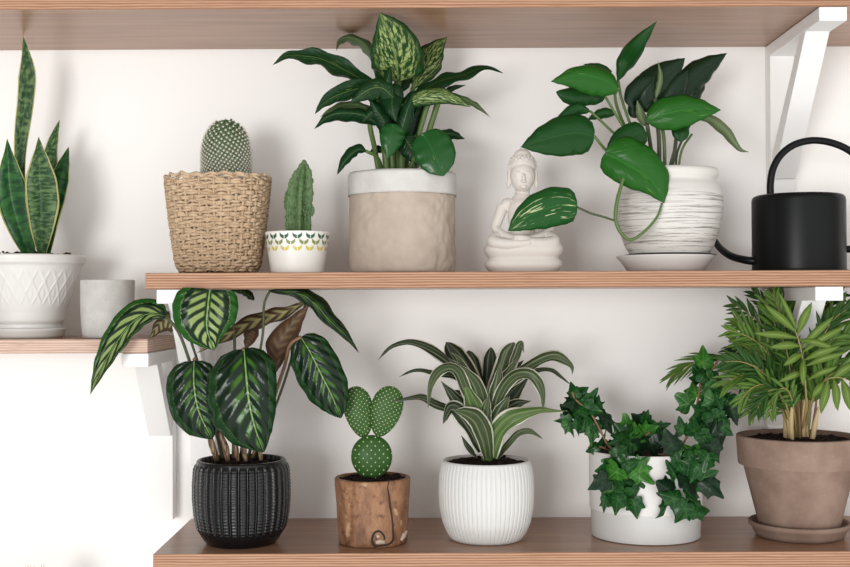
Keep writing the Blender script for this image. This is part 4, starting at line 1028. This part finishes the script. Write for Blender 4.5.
D_ = [(703,358,17,95),(699,374,15,130),(709,376,16,-20),(695,389,15,100),(719,382,19,-5),(685,401,17,150),(709,391,15,-30),(711,405,18,-100),(731,408,16,-50),(722,400,15,20),(700,415,16,200),(716,420,15,-60),(682,426,13,110),(694,427,15,100),(704,421,16,70),(721,418,16,-20),(734,416,13,-60),(670,440,18,120),(711,431,16,60),(720,438,18,-70),(714,452,17,-70),(703,445,14,90),(690,450,13,120),(685,465,14,150),(672,470,14,120),(683,471,15,80),(664,487,17,160),(670,497,16,175),(690,485,19,-70),(700,480,16,-110),(708,476,15,20),(713,488,18,-40),(694,496,14,-70),(664,511,13,-150),(682,513,18,-110),(700,510,16,10),(693,462,15,-100),(726,430,14,-30),(676,452,13,-80),(698,458,15,-60),(706,462,15,-100),(718,400,14,-80),(708,412,15,-120),(702,432,15,-90),(725,424,14,-90),(696,472,14,-120),(676,462,14,-140),(706,440,14,-60)]
E_ = [(732,355,9,-20),(744,352,9,-85)]
bright = {(627,424),(648,431),(640,472),(695,389),(703,358),(703,445),(690,450),(636,433),(643,475),(613,474)}
pale = {(719,382),(656,430),(612,463),(641,462),(711,405),(592,434),(571,427),(606,488),(685,401),(709,391)}
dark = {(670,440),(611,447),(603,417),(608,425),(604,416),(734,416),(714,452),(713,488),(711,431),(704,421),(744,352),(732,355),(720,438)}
def ivset(lst, Yf):
    for a in lst:
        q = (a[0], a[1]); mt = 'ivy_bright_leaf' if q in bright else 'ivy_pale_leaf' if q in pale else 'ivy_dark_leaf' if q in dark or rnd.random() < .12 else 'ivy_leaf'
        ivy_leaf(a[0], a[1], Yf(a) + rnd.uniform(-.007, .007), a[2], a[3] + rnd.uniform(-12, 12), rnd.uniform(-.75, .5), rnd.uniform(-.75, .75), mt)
ivset(A_, lambda a: .066 + (a[0] - 570) * .0002)
ivset(B_, lambda a: .055 + (450 - a[1]) * .0010)
ivset(C_, lambda a: .024)
ivset(D_, lambda a: .022 if a[1] > 455 else .022 + (455 - a[1]) * .0006)
ivset(E_, lambda a: .07)
for pts, r in ((((628, 455, .085), (610, 447, .07), (600, 430, .068), (590, 412, .07), (576, 400, .07), (572, 392, .068)), 1.1), (((632, 455, .085), (625, 450, .05), (620, 462, .034), (616, 480, .03), (618, 500, .03)), 1.0),
               (((655, 455, .085), (676, 452, .05), (690, 430, .045), (697, 405, .055), (700, 385, .065), (703, 366, .08)), 1.1), (((655, 455, .085), (672, 458, .045), (684, 475, .032), (690, 495, .03)), 1.0), (((640, 455, .085), (642, 440, .07), (650, 432, .065)), 1.0),
               (((700, 385, .07), (712, 370, .072), (722, 355, .074), (732, 354, .075), (744, 354, .075)), 1.0), (((588, 448, .08), (600, 447, .08), (628, 455, .085)), 1.3), (((709, 358, .08), (722, 358, .075), (731, 358, .075)), .5), (((598, 446, .08), (606, 430, .08), (603, 415, .08)), .7)):
    stem(ivy_, 'brown_stem', pts, r)
# ------------------------------------------------------------------ parlour palm
def frond(path, n, Lm, wm, mt, side_tilt=0.0, ang=42, droop=.25, start=.3, sides=(1, -1), seed=0, rr=.9):
    # path: measured rachis points base->tip; Lm: leaflet length px; wm: half width px
    rn = random.Random(seed); q = [P(*p) for p in cr(path, 40)]; k = K(path[0][2]); mb = MB()
    tube(mb, [q[i] for i in range(0, 40, 3)] + [q[-1]], [rr * 1.6 * k, rr * .9 * k, rr * .35 * k], 6, 24, mi=1)
    for i in range(n):
        t = start + (1 - start) * (i + .3) / n; idx = min(38, int(t * 39)); p = q[idx]; T = (q[idx + 1] - q[idx - 1]).normalized()
        sd0 = T.cross(Vector((0, -1, 0)))
        if sd0.length < .1: sd0 = Vector((1, 0, 0))
        sd0.normalize(); nn = T.cross(sd0).normalized(); sd = (sd0 * math.cos(side_tilt) + nn * math.sin(side_tilt)).normalized()
        u = (t - start) / (1 - start); ln = Lm * k * (.55 + .6 * math.sin(PI * min(1, u * .8 + .22))) * rn.uniform(.88, 1.1)
        for s_ in sides:
            a = math.radians(ang * (1 - .45 * u) + rn.uniform(-7, 7)); d = (T * math.cos(a) + sd * s_ * math.sin(a)).normalized()
            d = (d + nn * rn.uniform(-.15, .15)).normalized(); dr_ = Vector((0, 0, -1)) * droop
            mid = [p, p + d * ln * .35 + dr_ * ln * .05, p + d * ln * .7 + dr_ * ln * .22, p + d * ln + dr_ * ln * .5]
            w = wm * k * rn.uniform(.85, 1.1); tl = rn.uniform(.1, .9)
            leaf_mesh(mb, mid, w, w, 'slim', w * tl, -w * tl * .5, bulge=.1, n=9, m=4, th=.0003, back_mi=0)
    return mb.build('frond', [mt, 'palm_cane'], plm)
b0 = lambda x, Y: (x, 440, Y)
F1 = [
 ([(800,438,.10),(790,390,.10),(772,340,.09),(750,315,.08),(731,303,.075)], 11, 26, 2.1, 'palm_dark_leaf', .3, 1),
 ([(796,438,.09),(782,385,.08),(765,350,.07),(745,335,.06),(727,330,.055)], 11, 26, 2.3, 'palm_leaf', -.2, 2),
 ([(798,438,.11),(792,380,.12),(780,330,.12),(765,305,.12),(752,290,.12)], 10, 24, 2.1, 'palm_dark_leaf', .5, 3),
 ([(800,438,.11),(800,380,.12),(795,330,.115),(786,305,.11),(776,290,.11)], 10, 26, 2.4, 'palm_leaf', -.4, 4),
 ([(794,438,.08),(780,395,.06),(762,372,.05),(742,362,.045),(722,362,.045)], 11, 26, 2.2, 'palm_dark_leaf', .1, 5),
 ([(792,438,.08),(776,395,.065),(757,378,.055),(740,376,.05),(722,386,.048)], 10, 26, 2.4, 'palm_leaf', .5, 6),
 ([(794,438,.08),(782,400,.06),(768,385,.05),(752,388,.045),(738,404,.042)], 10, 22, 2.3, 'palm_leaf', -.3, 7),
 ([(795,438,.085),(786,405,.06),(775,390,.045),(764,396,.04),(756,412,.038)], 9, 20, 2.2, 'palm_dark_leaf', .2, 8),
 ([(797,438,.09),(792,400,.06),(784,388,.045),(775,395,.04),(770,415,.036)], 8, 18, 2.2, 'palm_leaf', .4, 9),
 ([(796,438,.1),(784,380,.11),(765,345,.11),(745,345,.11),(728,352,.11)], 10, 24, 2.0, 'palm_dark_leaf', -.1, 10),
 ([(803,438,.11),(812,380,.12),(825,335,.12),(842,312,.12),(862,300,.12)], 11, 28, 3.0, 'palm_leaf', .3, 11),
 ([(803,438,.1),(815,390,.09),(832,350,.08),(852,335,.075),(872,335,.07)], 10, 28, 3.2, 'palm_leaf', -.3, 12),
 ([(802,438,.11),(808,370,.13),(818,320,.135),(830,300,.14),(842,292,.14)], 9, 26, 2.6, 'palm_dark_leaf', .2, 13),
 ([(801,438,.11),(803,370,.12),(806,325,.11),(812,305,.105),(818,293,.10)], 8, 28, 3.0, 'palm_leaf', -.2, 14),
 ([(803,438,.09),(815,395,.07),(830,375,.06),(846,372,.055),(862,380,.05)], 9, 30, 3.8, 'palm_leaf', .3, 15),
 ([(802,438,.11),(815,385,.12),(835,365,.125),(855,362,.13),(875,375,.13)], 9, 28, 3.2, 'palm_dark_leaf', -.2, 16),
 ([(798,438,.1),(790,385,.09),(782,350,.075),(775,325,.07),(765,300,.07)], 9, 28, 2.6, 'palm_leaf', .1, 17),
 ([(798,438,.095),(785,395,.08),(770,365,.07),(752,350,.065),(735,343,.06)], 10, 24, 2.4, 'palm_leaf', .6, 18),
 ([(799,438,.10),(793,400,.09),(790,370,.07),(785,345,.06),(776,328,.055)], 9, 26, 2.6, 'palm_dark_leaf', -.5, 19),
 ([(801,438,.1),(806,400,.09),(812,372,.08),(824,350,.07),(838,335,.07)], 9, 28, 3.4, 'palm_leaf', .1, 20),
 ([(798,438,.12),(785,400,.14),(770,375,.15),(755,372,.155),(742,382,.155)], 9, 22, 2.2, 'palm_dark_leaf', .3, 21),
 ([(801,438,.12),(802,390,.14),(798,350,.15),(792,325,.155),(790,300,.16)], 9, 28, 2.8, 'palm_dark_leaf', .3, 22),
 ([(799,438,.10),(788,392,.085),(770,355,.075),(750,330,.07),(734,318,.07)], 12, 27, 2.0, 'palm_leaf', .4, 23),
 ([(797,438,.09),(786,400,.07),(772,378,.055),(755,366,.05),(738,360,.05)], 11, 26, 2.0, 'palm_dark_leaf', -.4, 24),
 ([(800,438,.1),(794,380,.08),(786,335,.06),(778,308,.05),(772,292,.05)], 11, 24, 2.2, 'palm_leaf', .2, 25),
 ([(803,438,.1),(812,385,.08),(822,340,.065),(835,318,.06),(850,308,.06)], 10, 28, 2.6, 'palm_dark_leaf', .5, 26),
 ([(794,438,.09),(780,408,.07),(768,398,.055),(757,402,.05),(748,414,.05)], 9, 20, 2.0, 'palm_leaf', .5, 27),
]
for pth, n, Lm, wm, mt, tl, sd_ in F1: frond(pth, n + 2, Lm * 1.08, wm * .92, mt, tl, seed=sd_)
frond([(795,438,.11),(770,385,.12),(740,362,.12),(712,358,.12),(688,366,.12),(668,378,.12)], 9, 26, 1.5, 'palm_leaf', .3, ang=20, droop=.3, start=.62, seed=31)
# broad pale frond at the front, leaflets placed one by one, and one drooping frond at the right
mb = MB(); rach = [(801, 438, .09), (806, 405, .06), (804, 370, .042), (800, 345, .036), (795, 330, .034)]
tube(mb, [P(*p) for p in rach], [.0016, .0011, .0006], 6, 20, mi=1)
for (x0, y0), (x1, y1), w_ in (((796,332),(764,304),5.2),((797,338),(753,333),5.0),((800,346),(769,347),5.4),((803,354),(783,366),5.2),((798,334),(812,302),5.6),((799,340),(834,347),4.6),((802,348),(834,316),5),((803,352),(846,325),4.6),((805,360),(840,346),5),
                          ((806,366),(846,352),4.4),((804,358),(803,386),4.8),((806,372),(778,382),4.4),((797,330),(778,290),3.4),((808,380),(838,366),4)):
    leaf_mesh(mb, [P(x0, y0, .036), P(x0 * .6 + x1 * .4, y0 * .6 + y1 * .4 - 1, .026), P(x0 * .2 + x1 * .8, y0 * .2 + y1 * .8, .024), P(x1, y1, .028)], w_ * .8 * K(.03), w_ * .8 * K(.03), 'lance', .002, .001, bulge=.1, n=14, m=6, th=.0003, back_mi=0)
mb.build('frond', ['palm_light_leaf', 'palm_cane'], plm)
mb = MB(); tube(mb, [P(*p) for p in [(803, 438, .09), (812, 400, .07), (826, 380, .05), (842, 378, .045), (858, 385, .045)]], [.0014, .0009, .0005], 6, 20, mi=1)
for (x0, y0), (x1, y1), w_ in (((828,380),(821,414),5),((834,379),(838,411),4.6),((842,379),(851,411),5),((850,382),(862,412),5),((832,379),(856,362),4.5),((824,382),(812,398),4)):
    leaf_mesh(mb, [P(x0, y0, .048), P(x0 * .6 + x1 * .4 + 1, y0 * .6 + y1 * .4 - 1, .042), P(x0 * .2 + x1 * .8, y0 * .2 + y1 * .8, .042), P(x1, y1, .045)], w_ * K(.03), w_ * K(.03), 'lance', .002, .001, bulge=.1, n=14, m=6, th=.0003, back_mi=0)
mb.build('frond', ['palm_light_leaf', 'palm_cane'], plm)
rq = random.Random(5)
for i in range(15):
    x = 786 + i * 2.0; Y = .085 + rq.uniform(-.02, .02); tx_ = x + (x - 799) * .35 + rq.uniform(-4, 4); h = rq.uniform(388, 412); r = rq.uniform(1.2, 2.6)
    stem(plm, rq.choice(['palm_sheath', 'palm_sheath', 'brown_stem', 'palm_cane']), [(x, 441, Y), (x * .5 + tx_ * .5 + rq.uniform(-1.5, 1.5), 424, Y - .003), (tx_, h, Y - .004)], [r, r * 1.15, r * .35], 'cane')
# ------------------------------------------------------------------ seated statue (one carved piece)
YU = .085; k = K(YU); cxu = X(523, YU); z0 = Z_MID
sb = bpy.data.meshes.new('statue'); m = MB()
def SP(px, py, dY=0): return P(px, py, YU + dY)
def E(px, py, dY, rx, ry, rz, rotz=0, roty=0, seg=24): 
    ball(m, SP(px, py, dY), 1, seg, 16, (rx * k, ry * k, rz * k), M=Matrix.Rotation(roty, 3, 'Y') @ Matrix.Rotation(rotz, 3, 'Z'))
def slab(px, py0, py1, rx, ry, rnd_=.5):
    za, zb = P(px, py1, YU).z, P(px, py0, YU).z; h = zb - za; c = Vector((X(px, YU), YU))
    pr = [(.0005, za)] + [((1 - .13 * (1 - math.sin(PI * i / 10)) ) , za + h * i / 10) for i in range(11)] + [(.0005, zb)]
    lathe(m, [(r if r < .01 else r * rx * k, z) for r, z in pr], c.x, c.y, 48, sy=ry / rx, sup=2.8)
slab(523.5, 257.5, 272.2, 38.5, 27); slab(523.5, 241, 259, 39.5, 27)
# crossed legs
tube(m, [SP(512, 240, .004), SP(500, 238, -.008), SP(494, 242, -.018), SP(508, 244, -.028), SP(530, 243, -.028)], [7 * k, 7.5 * k, 6.5 * k, 5 * k, 3.6 * k], 16, 30)
tube(m, [SP(534, 240, .004), SP(547, 238, -.008), SP(553, 242, -.016), SP(541, 243, -.024), SP(520, 240, -.027)], [7 * k, 7.5 * k, 6.5 * k, 5 * k, 3.6 * k], 16, 30)
# torso, shoulders, neck
tube(m, [SP(523, 243, .004), SP(523, 228, .004), SP(523, 212, .001), SP(522, 201, .003), SP(522, 197, .005)], [15 * k, 12 * k, 15.5 * k, 15 * k, 8 * k], 24, 40)
E(508, 205, .004, 8, 7, 7); E(537, 205, .004, 8, 7, 7); E(522, 203, .004, 15, 8, 7)
tube(m, [SP(522.5, 200, .004), SP(522.5, 186, .002)], [8 * k, 7.2 * k], 18, 12)
# arms meeting in the lap, palms stacked
tube(m, [SP(503, 206, .004), SP(498, 220, 0), SP(496, 229, -.004), SP(506, 236, -.016), SP(519, 239, -.026)], [5.8 * k, 5.2 * k, 4.6 * k, 4 * k, 3.2 * k], 16, 40)
tube(m, [SP(542, 206, .004), SP(547, 220, 0), SP(549, 229, -.004), SP(540, 236, -.016), SP(527, 239, -.026)], [5.8 * k, 5.2 * k, 4.6 * k, 4 * k, 3.2 * k], 16, 40)
E(522, 238, -.030, 9, 5, 3.4)
for i in range(4): tube(m, [SP(514 + i * .4, 236.5 + i * 1.0, -.034), SP(521, 236.2 + i * 1.1, -.037), SP(528, 236.8 + i, -.034)], [1.3 * k, 1.4 * k, 1.1 * k], 8, 10)
# robe edge across the chest
tube(m, [SP(511, 200, -.006), SP(520, 210, -.015), SP(532, 222, -.014), SP(538, 232, -.010)], [1.2 * k, 1.6 * k, 1.4 * k], 8, 20)
# head
E(522.5, 176, -.002, 12.6, 12.5, 15.5); E(522.7, 184, -.004, 9.6, 9.5, 8); E(522.5, 166, .003, 13.8, 13.5, 13.0); E(522.5, 155, .003, 8.5, 8, 6); E(523, 150.5, .003, 4, 4, 4)
E(523.6, 178, -.0165, 1.7, 3, 4.8); E(523.7, 181.5, -.018, 2.4, 2.3, 1.6); E(523.4, 186, -.0148, 3.8, 1.6, .9); E(523.4, 187.8, -.0146, 3.0, 1.6, .9)
for s_ in (-1, 1):
    E(523.2 + s_ * 5.2, 176.3, -.0130, 3.0, 2, 1.5); tube(m, [SP(523.3 + s_ * 1.6, 174.3, -.0165), SP(523.2 + s_ * 5.5, 172, -.0150), SP(523 + s_ * 9, 174, -.010)], .6 * k, 6, 10)
    E(522.5 + s_ * 13.4, 176, .002, 2.0, 3.4, 7); E(522.5 + s_ * 13.8, 184, .001, 2.2, 3.0, 4.5)
for i in range(130):                                  # hair curls
    t = (i + .5) / 130; th = i * 2.39996; ph = t * 1.75; c = Vector((math.sin(ph) * math.cos(th), math.sin(ph) * math.sin(th), math.cos(ph)))
    if c.y < -.35 and c.z < .42: continue
    ball(m, SP(522.5, 166.5, .003) + Vector((c.x * 14 * k, c.y * 13.8 * k, c.z * 13.6 * k)), 1.25 * k, 6, 5)
o = m.build('buddha_statue', 'plaster'); recenter(o, (cxu, YU, z0 + .0003))
tag(o, 'white seated meditating Buddha statue on a lotus base', 'statue')
md = o.modifiers.new('Remesh', 'REMESH'); md.mode = 'VOXEL'; md.voxel_size = .0006; md.use_smooth_shade = True
sm = o.modifiers.new('Smooth', 'SMOOTH'); sm.iterations = 3; sm.factor = .5

# ------------------------------------------------------------------ dry plant tip at the lower left, on the shelf below the frame
LZ = -.46
m = MB(); m.box(-.75, -.33, .0, .2095, LZ - .016, LZ); s_ = m.build('wall_shelf', ['walnut_ply'], smooth=False)
tag(recenter(s_, (-.54, .1, LZ - .016)), 'lowest left shelf, just below the photo edge', 'shelf', 'plywood shelves on the wall')
cxg = X(38, .1); dg = thing('potted_dry_plant', 'pale yellow-green plant tip peeking in at the bottom left edge', 'potted plant', (cxg, .1, LZ))
m = MB(); lathe(m, [(.03, LZ + .0002), (.032, LZ + .001), (.042, LZ + .07), (.039, LZ + .07), (.037, LZ + .062), (.0005, LZ + .06)], cxg, .1, 48); m.build('pot', 'bright_white_ceramic', dg)
soil_disc(dg, cxg, .1, .037, LZ + .063, 77)
for i in range(16):
    a = i * 2.4; r = .004 + .012 * ((i * 7) % 5) / 5; t = Vector((cxg + r * math.cos(a), .1 + r * math.sin(a), P(38, 564 + (i % 4) * 2.2, .1).z))
    m = MB(); leaf_mesh(m, [Vector((cxg + r * .3 * math.cos(a), .1 + r * .3 * math.sin(a), LZ + .06)), Vector((cxg + r * 1.2 * math.cos(a), .1 + r * 1.2 * math.sin(a), (t.z + LZ + .06) / 2)), t], .003, .003, 'slim', .001, .001, n=10, m=4, back_mi=0)
    m.build('leaf', 'dry_straw', dg)
for o in list(bpy.data.objects):
    if '_loc' in o: del o['_loc']
